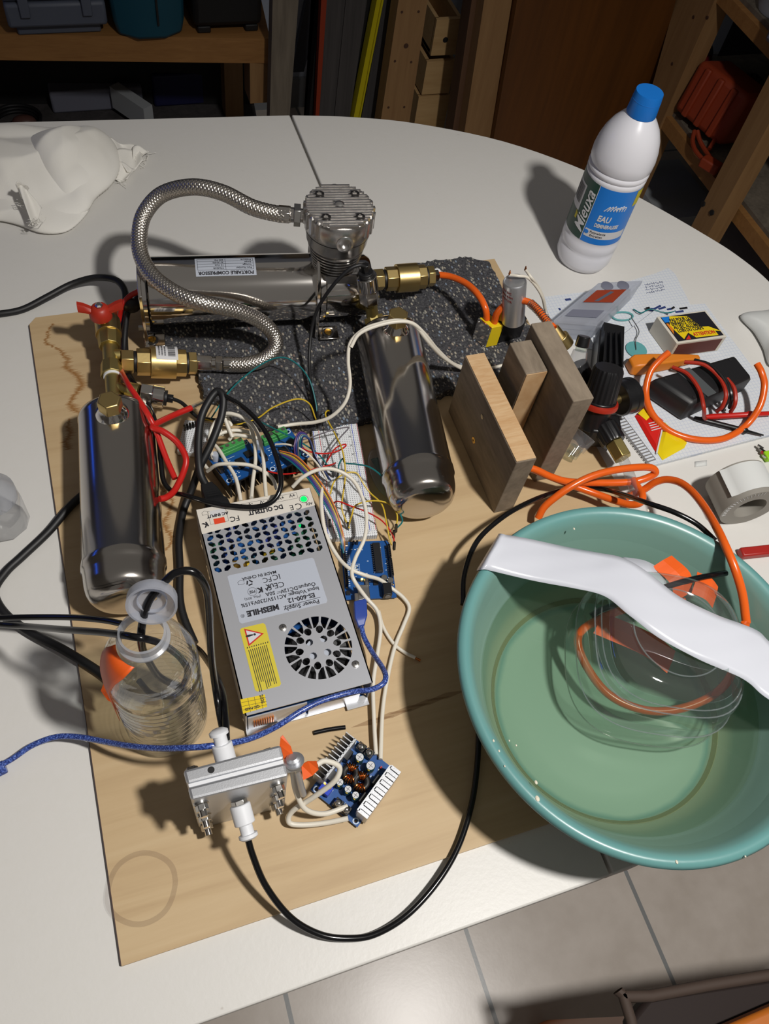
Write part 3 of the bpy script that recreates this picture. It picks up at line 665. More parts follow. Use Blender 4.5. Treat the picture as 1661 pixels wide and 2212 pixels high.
MB().lathe([(.006, 0), (.0055, .004), (.002, .006)], (HX, HY+.003, zh), n=20).build('centre_boss', 'cast_alu', comp)
MB().lathe([(.0095, 0), (.0095, .006), (.0072, .0065), (.0065, .001)], (HX+.0015, HY-.034, zt+.026), (0,-1,.12), 28).build('port_boss', 'cast_alu', comp)
# rating label bent round the motor body
def wc(o):
    return lambda p: FR @ Vector((o+p.x, (.0395+p.z)*math.sin((p.y)/.0395+LA), AZ+(.0395+p.z)*math.cos(p.y/.0395+LA)))
LA = .0; ox = -.107
def cw(sx_, sy_, dz=.0003):
    return lambda p: Vector((ox-p.x*sx_, -(.0395+dz+p.z)*math.sin(p.y/.0395*sy_+LA2)*-1, AZ+(.0395+dz+p.z)*math.cos(p.y/.0395*sy_+LA2)))
LA2 = -.10
mb = MB(); g = cw(1, -1); mb.grid(lambda u, v: g(Vector(((u-.5)*.069, (v-.5)*.027, 0))), 2, 14); lab = mb.build('rating_label', 'label_grey', comp)
g2 = cw(1, -1, .0005)
text_mesh('PORTABLE COMPRESSOR', .0056, None, 'ink', 'lettering', lab, warp=lambda p: FR @ g2(Vector((p.x, p.y+.0095, p.z))), bold=.0002)
for j, (a_, b_) in enumerate((('Part Number', 'YF6450R'), ('Voltage', '12 Volt'), ('Amps', '30 AMPS'), ('Pressure', '200 PSI'))):
    for s, t_ in ((-.03, a_), (.002, b_)):
        text_mesh(t_, .0034, None, 'ink', 'lettering', lab, align='LEFT', warp=lambda p, s=s, j=j: FR @ g2(Vector((p.x+s, p.y+.0035-j*.0043, p.z))))
mb = MB()
for y in (.0058, .0014, -.0029, -.0072, -.0115): mb.grid(lambda u, v: g2(Vector(((u-.5)*.064, y+.00018*(v*2-1), 0))), 1, 1)
for x in (-.032, .0, .032): mb.grid(lambda u, v: g2(Vector((x+.00018*(u*2-1), -.0115+v*.0173, 0))), 1, 8)
mb.build('table_lines', 'ink', lab)
setf()

# ---- braided hose with fittings
hs = [(628,463,.163), (600,462,.163), (545,448,.166), (480,416,.172), (415,404,.17), (350,420,.152), (312,462,.134), (301,510,.122), (306,556,.117), (334,600,.117), (385,636,.117), (440,655,.114), (508,670,.096), (560,692,.072), (590,722,.052), (594,752,.04), (570,776,.032), (530,787,.029), (497,788,.028)]
hp = [at(*p) for p in hs]
hose = thing('braided_hose', 'stainless braided hose looping from the compressor head to a brass check valve', 'hose', tuple(at(560, 786, ZM)))
mb = MB(); P = crom(hp, 90); acc = 0; rs = []; nr = None
for i, p in enumerate(P):
    a = P[max(i-1, 0)]; b = P[min(i+1, len(P)-1)]; t = (b-a).normalized(); acc += (p-P[i-1]).length if i else 0
    nr = t.orthogonal().normalized() if nr is None else (nr-nr.dot(t)*t).normalized()
    bn = t.cross(nr); ring = []
    for j in range(60):
        q = 2*PI*j/60; u = acc/.0042*2*PI
        m1 = math.sin(12*q+u*1.0); m2 = math.sin(12*q-u*1.0)
        r = .0086+.00045*max(m1, m2)
        ring.append(p+nr*(r*math.cos(q))+bn*(r*math.sin(q)))
    rs.append(ring)
mb.rings(rs); mb.build('braided_sleeve', 'braid', hose, ang=80)
def segs(parent, items):
    """items: (name, a, b, r0, r1, n, material)"""
    for it in items:
        nm, a, b, r0, r1, n, m = it
        MB().cyl(a, b, r0, r1, n).build(nm, m, parent, bevel=.0005 if n <= 8 else .0003)
def lerp(a, b, t): return a+(b-a)*t
a, b = at(657,466,.163), at(604,462,.163)
segs(hose, [('thread', lerp(a,b,-.05), lerp(a,b,.2), .0075, .0075, 20, 'chrome'), ('hex_nut', lerp(a,b,.15), lerp(a,b,.42), .0125, .0125, 6, 'steel'), ('collar', lerp(a,b,.42), lerp(a,b,.6), .0082, .0082, 20, 'chrome'), ('ferrule', lerp(a,b,.6), lerp(a,b,1.05), .0096, .0096, 8, 'chrome')])
a, b = at(412,784,.028), at(520,788,.028)
segs(hose, [('end_thread', lerp(a,b,-.02), lerp(a,b,.1), .0062, .0062, 18, 'white_plastic'), ('swivel_nut', lerp(a,b,.1), lerp(a,b,.42), .0098, .0098, 6, 'chrome'), ('collar', lerp(a,b,.42), lerp(a,b,.5), .0085, .0085, 20, 'chrome'), ('hex_nut', lerp(a,b,.5), lerp(a,b,.64), .0098, .0098, 6, 'chrome'), ('ferrule', lerp(a,b,.66), lerp(a,b,.84), .0094, .0094, 10, 'chrome')])

# ---- air tanks
def tank(name_lab, rear, front, r, plugy, lab, streak=None):
    rear, front = Vector(rear), Vector(front); d = (front-rear).normalized(); L = (front-rear).length
    rz = math.atan2(d.y, d.x)-(-PI/2); o = Vector((rear.x, rear.y, ZB))
    t = thing('air_tank', lab, 'tank', tuple(o), rz); setf(TR(o, rz)); zc = .0452-ZB
    pr = [(.006, -.003), (.02, -.0022), (.034, 0), (.0385, .004), (.0398, .008), (.0398, .012), (.0393, .014), (.0393, L-.046), (.0401, L-.044), (.0401, L-.037), (.0385, L-.0345), (.0382, L-.027), (.0374, L-.0195), (.0356, L-.0125), (.0325, L-.0072), (.028, L-.0035), (.021, L-.0012), (.012, L-.0002), (.002, L)]
    MB().lathe(pr, (0, 0, zc), (0, -1, 0), 96).build('shell', 'tank_steel', t, ang=50)
    MB().lathe([(.017, -.006), (.0165, .0), (.013, .004), (.011, .008)], (0, plugy, zc+.0385), n=36).build('weld_boss', 'chrome', t)
    MB().lathe([(.0125, .006), (.0125, .0185), (.0112, .0205)], (0, plugy, zc+.0395), n=6, ph=.25).build('hex_plug', 'brass', t, bevel=.0008)
    MB().cyl((0, plugy, zc+.044), (0, plugy, zc+.047), .0082).build('thread_tape', 'white_plastic', t)
    # saddle feet
    for y in (-.03, -L+.06):
        MB().box((0, y, .0035), (.05, .012, .007)).build('saddle_foot', 'chrome_dark', t, bevel=.001)
    setf(); return t
tank('', (-.0145, .602, .045), (-.0395, .374, .045), .0395, -.028, 'left chrome air tank lying beside the power supply, brass hex plug near its rear end')
tank('', (.3165, .657, .045), (.2765, .41, .045), .0395, -.024, 'right chrome air tank lying next to the breadboard, cut plate feet on the rubber mat')

# ---- brass manifold behind left tank
ZV = .046
mf = thing('valve_manifold', 'brass ball valve and tee manifold with red butterfly handle behind the left air tank', 'valve', tuple(at(238, 800, ZB)))
v = lambda x, y, z=ZV: at(x, y, z)
segs(mf, [('hex_fitting', v(249,888), v(247,862), .0125, .0125, 6, 'brass_dull'), ('tee_body', v(247,864), v(243,812), .0085, .0085, 24, 'brass_dull'),
          ('tee_branch', v(246,838), v(276,845), .0075, .0075, 20, 'brass_dull'), ('branch_collar', v(274,845), v(300,850), .0105, .0105, 20, 'brass_dull'), ('thread_tape', v(243,816), v(242,806), .0098, .0098, 20, 'white_plastic'),
          ('union_nut', v(242,812), v(240,786), .0125, .0115, 8, 'brass_dull'), ('tee_body', v(240,790), v(237,742), .0085, .0085, 24, 'brass_dull'),
          ('tee_branch', v(238,768), v(262,768), .0072, .0072, 20, 'brass_dull'),
          ('hex_collar', v(237,750), v(235,720), .0120, .0135, 8, 'brass_dull'), ('ball_valve_body', v(235,724), v(232,694), .0145, .0145, 24, 'brass'), ('ball_valve_end', v(232,696), v(230,672), .012, .012, 8, 'brass')])
hcx = v(224, 706, ZV)
st = at(214, 663, .084)
MB().cyl((st.x+.001, st.y+.004, ZV+.005), (st.x, st.y, .072), .006).build('stem', 'brass', mf)
h = MB(); e1, e2 = at(168, 668, .083), at(266, 662, .083); dv = (e2-e1).normalized(); pv = Vector((-dv.y, dv.x, 0)); sc_ = st+Vector((0,0,-.002))
def wing(s, tip):
    a0 = sc_; L = (tip-a0).length
    prof = []
    for u, w_, zl_, zh_ in ((0, .009, -.004, .004), (.35, .008, -.002, .004), (.7, .008, .002, .010), (1, .008, .004, .013)):
        c = lerp(a0, tip, u); c.z = sc_.z
        prof.append([c+pv*w_*.5+Vector((0,0,zl_)), c-pv*w_*.5+Vector((0,0,zl_-.004)), c-pv*w_*.5+Vector((0,0,zl_+.0)), c-pv*.001+Vector((0,0,zh_-.004)), c+pv*w_*.5+Vector((0,0,zh_-.004))])
    return prof
h.rings(wing(-1, e1)); h.rings(wing(1, e2)); h.lathe([(.0125, -.012), (.0125, -.005), (.009, .001), (.006, .003)], sc_, n=24)
hd = h.build('handle', 'red_plastic', mf, label='red butterfly handle')
MB().lathe([(.0045,0),(.0045,.003),(.0028,.0045)], sc_+Vector((0,0,.002)), n=6).build('lock_nut', 'steel', hd)
# check valves
def check_valve(a, b, r, lab, sticker=False):
    t = thing('check_valve', lab, 'valve', tuple(lerp(a, b, .5)-Vector((0,0,r))), group=None)
    pts = [('end_hex', 0, .16, .80, 6, 'brass'), ('o_ring', .16, .2, .72, 24, 'black_rubber'), ('hex_shoulder', .2, .38, .9, 8, 'brass'), ('body', .38, .72, 1.06, 48, 'brass'), ('hex_shoulder', .72, .86, .9, 8, 'brass'), ('o_ring', .86, .89, .72, 24, 'black_rubber'), ('end_hex', .89, 1.0, .78, 6, 'brass')]
    for nm, u0, u1, k, n, m in pts:
        MB().cyl(lerp(a,b,u0), lerp(a,b,u1), r*k, None, n).build(nm, m, t, bevel=.0005)
    return t
va, vb = at(262,781,.043), at(424,785,.032)
cv = check_valve(va, vb, .0172, 'brass check valve with a white barcode sticker, between red-handled valve and braided hose')
# barcode sticker bent round the body
d = (vb-va).normalized(); up_ = Vector((0,0,1)); sd = d.cross(up_).normalized(); u2 = sd.cross(d)
def sw(u, hh, dz=.0004):
    c = lerp(va, vb, .39)+d*(u); rr = .0172*1.06+dz; q = hh/rr-.25
    return c+u2*(rr*math.cos(q))-sd*(-rr*math.sin(q))
mb = MB(); mb.grid(lambda u, v_: sw(.005+u*.024, (v_-.5)*.03), 2, 14); stk = mb.build('sticker', 'label_white', cv, label='white barcode sticker')
mb = MB(); x = 0; random.seed(3)
while x < .024:
    wd_ = random.choice((.0004, .0004, .0008, .0012)); mb.grid(lambda u, v_: sw(.018+u*.008, -.013+x+v_*wd_, .0006), 1, 1); x += wd_+random.choice((.0005, .0009))
mb.build('barcode', 'ink', stk)
for j in range(3):
    mb = MB(); x = 0
    while x < .022:
        wd_ = random.uniform(.0006, .0012); mb.grid(lambda u, v_: sw(.0075+j*.0032+u*.0016, -.012+x+v_*wd_, .0006), 1, 1); x += wd_+.0006
    mb.build('lettering', 'ink', stk)
va2, vb2 = at(806,605,.056), at(936,596,.056)
check_valve(va2, vb2, .0168, 'plain brass check valve lying on the rubber mat, linked to the orange tube')
# pressure sensors
def sensor(a, b, r, lab):
    t = thing('pressure_sensor', lab, 'sensor', tuple(lerp(a, b, .5)-Vector((0,0,r))))
    MB().cyl(lerp(a,b,0), lerp(a,b,.36), r*1.02, None, 6).build('hex_base', 'chrome', t, bevel=.0006)
    MB().cyl(lerp(a,b,.36), lerp(a,b,.72), r, None, 32).build('housing', 'chrome', t, bevel=.0008)
    MB().cyl(lerp(a,b,.72), lerp(a,b,.82), r*.72, None, 24).build('seal', 'black_rubber', t, bevel=.0006)
    MB().cyl(lerp(a,b,.82), lerp(a,b,1.0), r*.42, None, 6).build('cable_gland', 'black_plastic', t, bevel=.0005)
    return t
sensor(at(303,851,.046), at(374,862,.04), .0122, 'chrome pressure sensor lying between the left air tank and the mat edge')
# standing sensor at rear of the right tank on a brass nipple
sa, sb = at(800,672,.062), at(790,578,.125)
sn = thing('brass_adapter', 'brass adapter elbow joining the right air tank to the upright sensor', 'fitting', tuple(at(806, 690, ZM)))
segs(sn, [('hex_base', at(812,702,.046), at(806,684,.052), .0135, .0125, 8, 'brass_dull'), ('neck', at(806,690,.05), at(801,655,.075), .0078, .007, 20, 'brass_dull'), ('hex_socket', at(801,660,.072), at(799,640,.085), .0085, .0118, 6, 'brass_dull')])
sensor(at(799,650,.08), at(788,572,.132), .0122, 'upright chrome pressure sensor standing between compressor and brass check valve')

# ================================================================== ELECTRONICS
# ---- power supply
PO = (.10325, .3485, ZB)
ps = thing('power_supply', 'silver boxed switching power supply with vent holes, round fan grille and yellow warning label', 'power supply', PO)
setf(TR(PO)); HW, HL, HT = .0598, .111, .0465
def loc(px, py, z=.0505):
    p = at(px, py, z); return (p.x-PO[0], p.y-PO[1])
holes = []
# vent field: rows and columns from the photo corners
c00, c10, c01, c11 = loc(451,1149), loc(662,1107), loc(471,1231), loc(690,1184)
for j in range(7):
    for i in range(12):
        if (j % 2) and i == 11 and j > 5: continue
        u, v_ = i/11, j/6
        x = (c00[0]*(1-u)+c10[0]*u)*(1-v_)+(c01[0]*(1-u)+c11[0]*u)*v_; y = (c00[1]*(1-u)+c10[1]*u)*(1-v_)+(c01[1]*(1-u)+c11[1]*u)*v_
        rot = math.radians(38 if (i+j) % 2 else -38); h_ = []
        for q in range(6):
            a_ = PI*q/3; ex, ey = .0043*math.cos(a_), .0027*math.sin(a_); h_.append((x+ex*math.cos(rot)-ey*math.sin(rot), y+ex*math.sin(rot)+ey*math.cos(rot)))
        holes.append(h_)
fc = loc(688, 1398); fr_ = .0318
def wedge(a0, a1, r0, r1, n=5):
    o = [(fc[0]+r1*math.cos(a0+(a1-a0)*k/n), fc[1]+r1*math.sin(a0+(a1-a0)*k/n)) for k in range(n+1)]
    return o+[(fc[0]+r0*math.cos(a1+(a0-a1)*k/2), fc[1]+r0*math.sin(a1+(a0-a1)*k/2)) for k in range(3)]
nS = 10
for k in range(nS):
    a0 = 2*PI*k/nS
    for s in (0, 1):
        b0 = a0+.035+s*(PI/nS+.0); b1 = b0+PI/nS-.07
        r_in0 = .62 if s else .82; r_in1 = .82 if s else .62
        o = [(fc[0]+fr_*math.cos(b0+(b1-b0)*q/4), fc[1]+fr_*math.sin(b0+(b1-b0)*q/4)) for q in range(5)]
        for q, rr in ((1, r_in1), (.5, (r_in0+r_in1)/2+(-.07)), (0, r_in0)): o.append((fc[0]+fr_*rr*math.cos(b0+(b1-b0)*q), fc[1]+fr_*rr*math.sin(b0+(b1-b0)*q)))
        holes.append(o)
    am = a0
    holes.append([(fc[0]+fr_*(.575+.125*math.cos(q))*math.cos(am+.19*math.sin(q)), fc[1]+fr_*(.575+.125*math.cos(q))*math.sin(am+.19*math.sin(q))) for q in [2*PI*i/10 for i in range(10)]])
for dx, dy in ((-.22, .22), (.22, .22), (-.22, -.22), (.22, -.22)):
    cx_, cy_ = fc[0]+fr_*dx, fc[1]+fr_*dy; holes.append([(cx_+.0036*math.cos(2*PI*q/10), cy_+.0036*math.sin(2*PI*q/10)) for q in range(10)])
MB().plate([(-HW,-HL),(HW,-HL),(HW,HL),(-HW,HL)], holes, HT-.0012, HT).build('top_cover', 'galv', ps, smooth=False)
MB().box((-HW+.0006, 0, HT/2+.002), (.0012, 2*HL, HT-.004)).build('side_cover', 'galv', ps, smooth=False)
MB().box((HW-.0006, 0, HT/2+.002), (.0012, 2*HL, HT-.004)).build('side_cover', 'galv', ps, smooth=False)
MB().box((0, 0, .001), (2*HW-.004, 2*HL+.004, .002)).build('base_plate', 'alu', ps, smooth=False)
MB().box((0, 0, .0028), (2*HW-.008, 2*HL-.002, .0014)).build('circuit_board', 'pcb_blue', ps, smooth=False)
MB().box((-.03, -HL+.0008, .019), (.055, .0012, .034)).box((.025, -HL+.0008, .012), (.05, .0012, .02)).build('end_plate', 'galv', ps, smooth=False)
MB().box((.048, -HL-.002, .004), (.022, .01, .002)).box((-.045, -HL-.001, .0035), (.03, .008, .002)).build('flange', 'alu', ps, smooth=False)
mb = MB()
for k in range(9): mb.cyl((-.052+.0022*k, -HL-.0005, .012), (-.052+.0022*k, -HL-.0005, .026), .0009, n=8)
mb.build('coil', 'copper', ps)
# parts seen through the vents
random.seed(8)
for k in range(26):
    x, y = random.uniform(-.05, .052), random.uniform(.02, .105)
    cm_ = random.choice(['pcb_green', 'blue_wire', 'black_plastic', 'black_plastic', 'gold', 'pcb_navy', 'yellow_wire', 'case_teal'])
    if x > .02 and random.random() < .7: cm_ = 'pcb_green'
    MB().box((x, y, .018), (random.uniform(.008, .014), random.uniform(.006, .012), random.uniform(.024, .04))).build('component', cm_, ps, bevel=.0006)
c = loc(655, 1090, .04)
MB().cyl((loc(646,1130,.04)[0], loc(646,1130,.04)[1], .03), (loc(646,1130,.04)[0], loc(646,1130,.04)[1], .0335), .0022).build('status_led', 'led_green', ps, label='glowing green indicator')
MB().lathe([(.03, .004), (.03, .03), (.028, .032)], (fc[0], fc[1], .004), n=32).build('fan_housing', 'black_plastic', ps)
MB().lathe([(.012, .03), (.012, .037)], (fc[0], fc[1], .004), n=32).build('fan_hub', 'label_grey', ps)
mb = MB()
for k in range(7):
    a_ = 2*PI*k/7; mb.box((fc[0]+.02*math.cos(a_), fc[1]+.02*math.sin(a_), .036), (.016, .011, .0012), Euler((.5, 0, a_)).to_matrix())
mb.build('fan_blades', 'black_plastic', ps)
for x, y in ((611,1356), (768,1435)):
    q = loc(x, y); MB().lathe([(.0036, 0), (.0034, .0012), (.0018, .0018)], (q[0], q[1], HT), n=24).build('screw', 'steel', ps)
    MB().box((q[0], q[1], HT+.0019), (.0036, .0006, .0002)).box((q[0], q[1], HT+.0019), (.0006, .0036, .0002)).build('screw_slot', 'ink', ps)
# cream strip across the far end
ZT = HT+.0002
strip = MB().plate([(-HW+.0004, HL-.0295), (HW-.0004, HL-.0225), (HW-.0004, HL), (-HW+.0004, HL)], [], HT, ZT).build('terminal_label', 'label_cream', ps, smooth=False)
def FT(p, z=ZT): return FR @ Vector((p[0], p[1], z+.0001))
xdir = Vector((-1, 0, 0)); ydir = Vector((0, -1, 0))
def put(tx, px, py, size, parent, m='ink', sx=1.0, bold=.0, align='CENTER', z=.0507, ang=0, shear=0):
    o = at(px, py, z); o.z = z; xd = Vector((-math.cos(ang), -math.sin(ang), 0)); yd = Vector((math.sin(ang), -math.cos(ang), 0))
    M4 = planeM(o, xd, yd) @ Matrix.Diagonal((sx, 1, 1, 1)); return text_mesh(tx, size, M4, m, 'lettering', parent, bold=bold, align=align, shear=shear)
put('DC OUTPUT', 574, 1101, .0072, strip, bold=.0003, sx=.88)
put('AC INPUT', 470, 1112, .0048, strip, bold=.0002)
put('+V', 631, 1070, .0055, strip, bold=.0001); put('+V', 607, 1075, .0055, strip, bold=.0001); put('-V', 566, 1084, .0055, strip, bold=.0001); put('-V', 541, 1089, .0055, strip, bold=.0001)
put('ADJ', 668, 1088, .0042, strip, bold=.0001)
put('C', 645, 1093, .0105, strip); put('\u0404', 627, 1096, .0115, strip, bold=.0001) if False else put('E', 630, 1096, .009, strip)
put('FC', 507, 1120, .0085, strip, bold=.0001); put('K', 444, 1133, .0075, strip, bold=.0004, ang=.3)
def outline(parent, x0, y0, x1, y1, w_=.0003, z=.0507, m='ink'):
    a, b = at(x0, y0, z), at(x1, y1, z); mb = MB(); mb.M = Matrix.Identity(4); X0, X1 = sorted((a.x, b.x)); Y0, Y1 = sorted((a.y, b.y))
    mb.box(((X0+X1)/2, Y0, z), (X1-X0, w_, .0001)).box(((X0+X1)/2, Y1, z), (X1-X0, w_, .0001)).box((X0, (Y0+Y1)/2, z), (w_, Y1-Y0, .0001)).box((X1, (Y0+Y1)/2, z), (w_, Y1-Y0, .0001))
    return mb.build('frame_line', m, parent, smooth=False)
outline(strip, 592, 1086, 640, 1064); outline(strip, 523, 1101, 577, 1078)
q = at(656, 1078, .0507); MB_ = MB(); MB_.M = Matrix.Identity(4); MB_.lathe([(.0044, 0), (.0048, 0), (.0048, .0001), (.0044, .0001)], q, n=28, closed=True); MB_.build('frame_line', 'ink', strip)
MB_ = MB(); MB_.M = Matrix.Identity(4); MB_.lathe([(.0036, 0), (.0034, .0004)], q, n=24); MB_.build('led_window', 'led_green', strip, label='glowing green round window')
q1 = at(470, 1108, .0505); q2 = at(474, 1125, .0505)
MB_ = MB(); MB_.M = Matrix.Identity(4); MB_.box((q1.x, q1.y, .0507), (.015, .0075, .0002)); MB_.build('socket_icon', 'label_white', strip)
put('\u00b0 \u00b0', 470, 1109, .006, strip)
outline(strip, 455, 1133, 487, 1098)
MB_ = MB(); MB_.M = Matrix.Identity(4); MB_.box((q2.x, q2.y, .0507), (.011, .0065, .0003)); MB_.build('switch_icon', 'switch_orange', strip, label='orange switch picture')
# grey rating label
def poly_px(pts, z): return [tuple(at(x, y, z).to_2d()-Vector((PO[0], PO[1]))) for x, y in pts]
lb = MB().prism(poly_px(((491,1246),(495,1243),(674,1205),(678,1208),(707,1297),(705,1302),(522,1347),(517,1344)), .0505), HT, ZT).build('rating_label', 'label_grey', ps, smooth=False)
an = 0.0
for tx, x, y, sz, bo, al in (('MEISHILE', 568, 1318, .0078, .0004, 'CENTER'), ('\u00ae', 524, 1330, .005, 0, 'CENTER'), ('Power Supply', 652, 1307, .0063, .0001, 'CENTER'), ('ES-600-12', 651, 1291, .0066, .0002, 'CENTER'),
        ('Input Voltage: AC115V/230V\u00b115%', 606, 1289, .0055, .0001, 'CENTER'), ('Output:DC12V', 644, 1269, .0056, .0001, 'CENTER'), ('50A', 584, 1282, .0056, .0001, 'CENTER'), ('(Max. 80%)', 546, 1291, .0036, 0, 'CENTER'), ('IC', 597, 1246, .0085, .0, 'CENTER'), ('FC', 577, 1252, .0078, .0, 'CENTER'),
        ('CE', 603, 1263, .0085, 0, 'CENTER'), ('UK', 583, 1265, .0055, .0002, 'CENTER'), ('CA', 580, 1272, .0045, .0002, 'CENTER'), ('K', 562, 1274, .0075, .0004, 'CENTER'), ('MADE IN CHINA', 560, 1243, .0046, .0001, 'CENTER'), ('PSE', 545, 1278, .004, .0001, 'CENTER')):
    put(tx, x, y, sz, lb, bold=bo)
a, b = at(612,1311,.0507), at(692,1290,.0507); MB_ = MB(); MB_.M = Matrix.Identity(4); MB_.beam(a, b, .0005, .0001).beam(at(598,1279,.0507), at(615,1275,.0507), .0004, .0001).beam(at(598,1282,.0507), at(615,1278,.0507), .0004, .0001); MB_.build('frame_line', 'ink', lb)
q = at(545,1278,.0507); MB_ = MB(); MB_.M = Matrix.Identity(4); MB_.lathe([(.0042, 0), (.0045, 0), (.0045, .0001), (.0042, .0001)], q, n=24, closed=True); MB_.build('frame_line', 'ink', lb)
q = at(539,1259,.0507); MB_ = MB(); MB_.M = Matrix.Identity(4)
for k in range(3):
    a_ = 2*PI*k/3; MB_.beam(q+Vector((.003*math.cos(a_), .003*math.sin(a_), 0)), q+Vector((.003*math.cos(a_+1.5), .003*math.sin(a_+1.5), 0)), .0014, .0001)
MB_.build('recycling_mark', 'ink', lb)
for (x, y) in ((521,1260), (443,1110)):
    q = at(x, y, .0507); MB_ = MB(); MB_.M = Matrix.Identity(4); MB_.tube([q+Vector((dx*.003, dy*.003, 0)) for dx, dy in ((-1,-.4),(-1,.6),(0,1.2),(1,.6),(1,-.4),(-1,-.4))], .00018, 4, raw=True); MB_.build('house_mark', 'ink', lb if x > 500 else strip)
# yellow warning label
yl = MB().prism(poly_px(((518,1361),(522,1357),(568,1346),(573,1349),(607,1477),(604,1482),(556,1494),(551,1491)), .0505), HT, ZT).build('warning_label', 'label_yellow', ps, smooth=False)
tri = [at(x, y, .0508) for x, y in ((527,1358),(570,1368),(537,1396))]
cc = sum(tri, Vector())/3
MB_ = MB(); MB_.M = Matrix.Identity(4); MB_.prism([tuple(p.to_2d()) for p in tri], .0507, .0508); wt = MB_.build('warning_triangle', 'red_ink', yl, smooth=False)
MB_ = MB(); MB_.M = Matrix.Identity(4); MB_.prism([tuple((cc+(p-cc)*.76).to_2d()) for p in tri], .0508, .0509); MB_.build('warning_triangle', 'label_white', yl, smooth=False)
put('!', 543, 1372, .0125, yl, bold=.0004, z=.051, ang=-PI/2)
MB_ = MB(); MB_.M = Matrix.Identity(4); random.seed(2)
for k in range(10):
    t = k/9; x0, y0 = 539+t*38-2, 1404-t*11; L = random.uniform(70, 92); a = at(x0, y0, .0507); b = at(x0+L*.27, y0+L, .0507); MB_.beam(a, b, .00065, .0001)
    a = at(534+t*44, 1401-t*12, .0507); MB_.beam(a, a+Vector((.0006, .0014, 0)), .0008, .0001)
MB_.build('fine_print', 'ink', yl, smooth=False)
# yellow date sticker
ds = MB().prism(poly_px(((519,1511),(572,1500),(577,1527),(525,1542)), .0505), HT, ZT).build('date_sticker', 'yellow_plastic', ps, smooth=False)
put('2026', 566, 1510, .0042, ds, bold=.0001, ang=PI/2, z=.0508); put('QC PASS', 545, 1529, .0034, ds, bold=.0001, z=.0508)
MB_ = MB(); MB_.M = Matrix.Identity(4)
for (x0, y0, x1, y1) in ((521,1518,574,1507), (523,1526,576,1515), (525,1534,577,1522), (535,1508,541,1538), (549,1505,555,1534), (562,1502,568,1531)): MB_.beam(at(x0,y0,.0507), at(x1,y1,.0507), .0003, .0001)
MB_.build('grid_lines', 'ink', ds)
setf()

# ---- mains plug and cord
pl = thing('mains_plug', 'black moulded mains plug pushed into the far left end of the power supply', 'plug', tuple(at(455, 1085, ZB)))
a, b = at(476,1108,.03), at(446,1048,.034)
a.y = .462
MB().rings([[c+Vector((sx_*w_, 0, sz_*h_)) for sx_, sz_ in ((-1,-1),(1,-1),(1,1),(-1,1))] for c, w_, h_ in ((a, .0125, .0095), (lerp(a,b,.35), .0125, .0095), (lerp(a,b,.42), .0105, .008), (lerp(a,b,.8), .0085, .007), (b, .006, .006))]).build('body', 'black_plastic', pl, bevel=.0015)
for k in range(5):
    c = lerp(a, b, .5+.08*k); MB().box(c+Vector((0,0,.0078-.0004*k)), (.012, .0012, .0012)).build('grip_rib', 'black_plastic', pl)

# ---- breadboards
bo = Vector((.2125, .4935, ZB)); brz = math.radians(-8.6)
bd = thing('breadboard', 'long white solderless breadboard between power supply and right air tank', 'breadboard', tuple(bo), brz)
setf(TR(bo, brz))
MB().box((0, 0, .0043), (.0545, .166, .0086)).build('body', 'bread', bd, bevel=.0008, smooth=False)
for x in (-.0262, -.0197, .0197, .0262): MB().box((x+(.0 if abs(x) > .02 else 0), 0, .0087), (.0005, .154, .0002)).build('power_line', 'blue_trim' if x in (-.0262, .0197) else 'red_ink', bd, smooth=False)
MB().box((0, 0, .0086), (.0012, .158, .0003)).build('centre_groove', 'mesh_grey', bd, smooth=False)
for x in (-.0175, .0175): MB().box((x, 0, .0086), (.0004, .162, .0003)).build('rail_joint', 'mesh_grey', bd, smooth=False)
for j, s in enumerate(('1', '5', '10', '15', '20', '25', '30', '35', '40', '45', '50', '55', '60')):
    for x in (-.0155, .0155): text_mesh(s, .0026, FR @ TR((x, -.076+j*.0127, .0088)), 'ink', 'row_number', bd)
setf()
mo = at(421, 953, ZB); md_ = thing('mini_breadboard', 'small white breadboard lying left of the motor driver boards', 'breadboard', tuple(mo), math.radians(-22))
setf(TR(mo, math.radians(-22)))
MB().box((0, 0, .0043), (.03, .045, .0086)).build('body', 'bread', md_, bevel=.001, smooth=False)
MB().box((0, 0, .0087), (.0018, .043, .0003)).build('centre_groove', 'mesh_grey', md_, smooth=False)
setf()

# ---- microcontroller board
uo = Vector((.2047, .3712, ZB)); urz = math.radians(-11.5)
un = thing('microcontroller_board', 'blue microcontroller board with lit orange indicator and USB plug, below the long breadboard', 'circuit board', tuple(uo), urz)
setf(TR(uo, urz)); W2, L2 = .0267, .0343
MB().plate([(-W2,-L2),(W2,-L2),(W2,L2-.003),(W2-.003,L2),(-W2+.004,L2),(-W2,L2-.004)], [[(x+.0016*math.cos(q*.785), y+.0016*math.sin(q*.785)) for q in range(8)] for x, y in ((-.0238,.026),(.0235,.0265),(.0245,-.019),(-.024,-.02))], .004, .0056).build('circuit_board', 'pcb_blue', un, smooth=False)
def hdr(x, y, n, vert=True):
    mb = MB(); mb.plate([(x-.0013, y-n*.00127), (x+.0013, y-n*.00127), (x+.0013, y+n*.00127), (x-.0013, y+n*.00127)], [[(x+.0006*sx_, y+(k-n/2+.5)*.00254+.0006*sy_) for sx_, sy_ in ((-1,-1),(1,-1),(1,1),(-1,1))] for k in range(n)], .0056, .0141)
    return mb.build('pin_header', 'black_plastic', un, smooth=False)
hdr(-.0242, .0135, 8); hdr(-.0242, -.0095, 8); hdr(.0243, .0175, 6); hdr(.0243, -.002, 8)
MB().box((.0112, .012, .0085), (.0078, .035, .0045)).build('microchip', 'chip', un, bevel=.0004)
mb = MB()
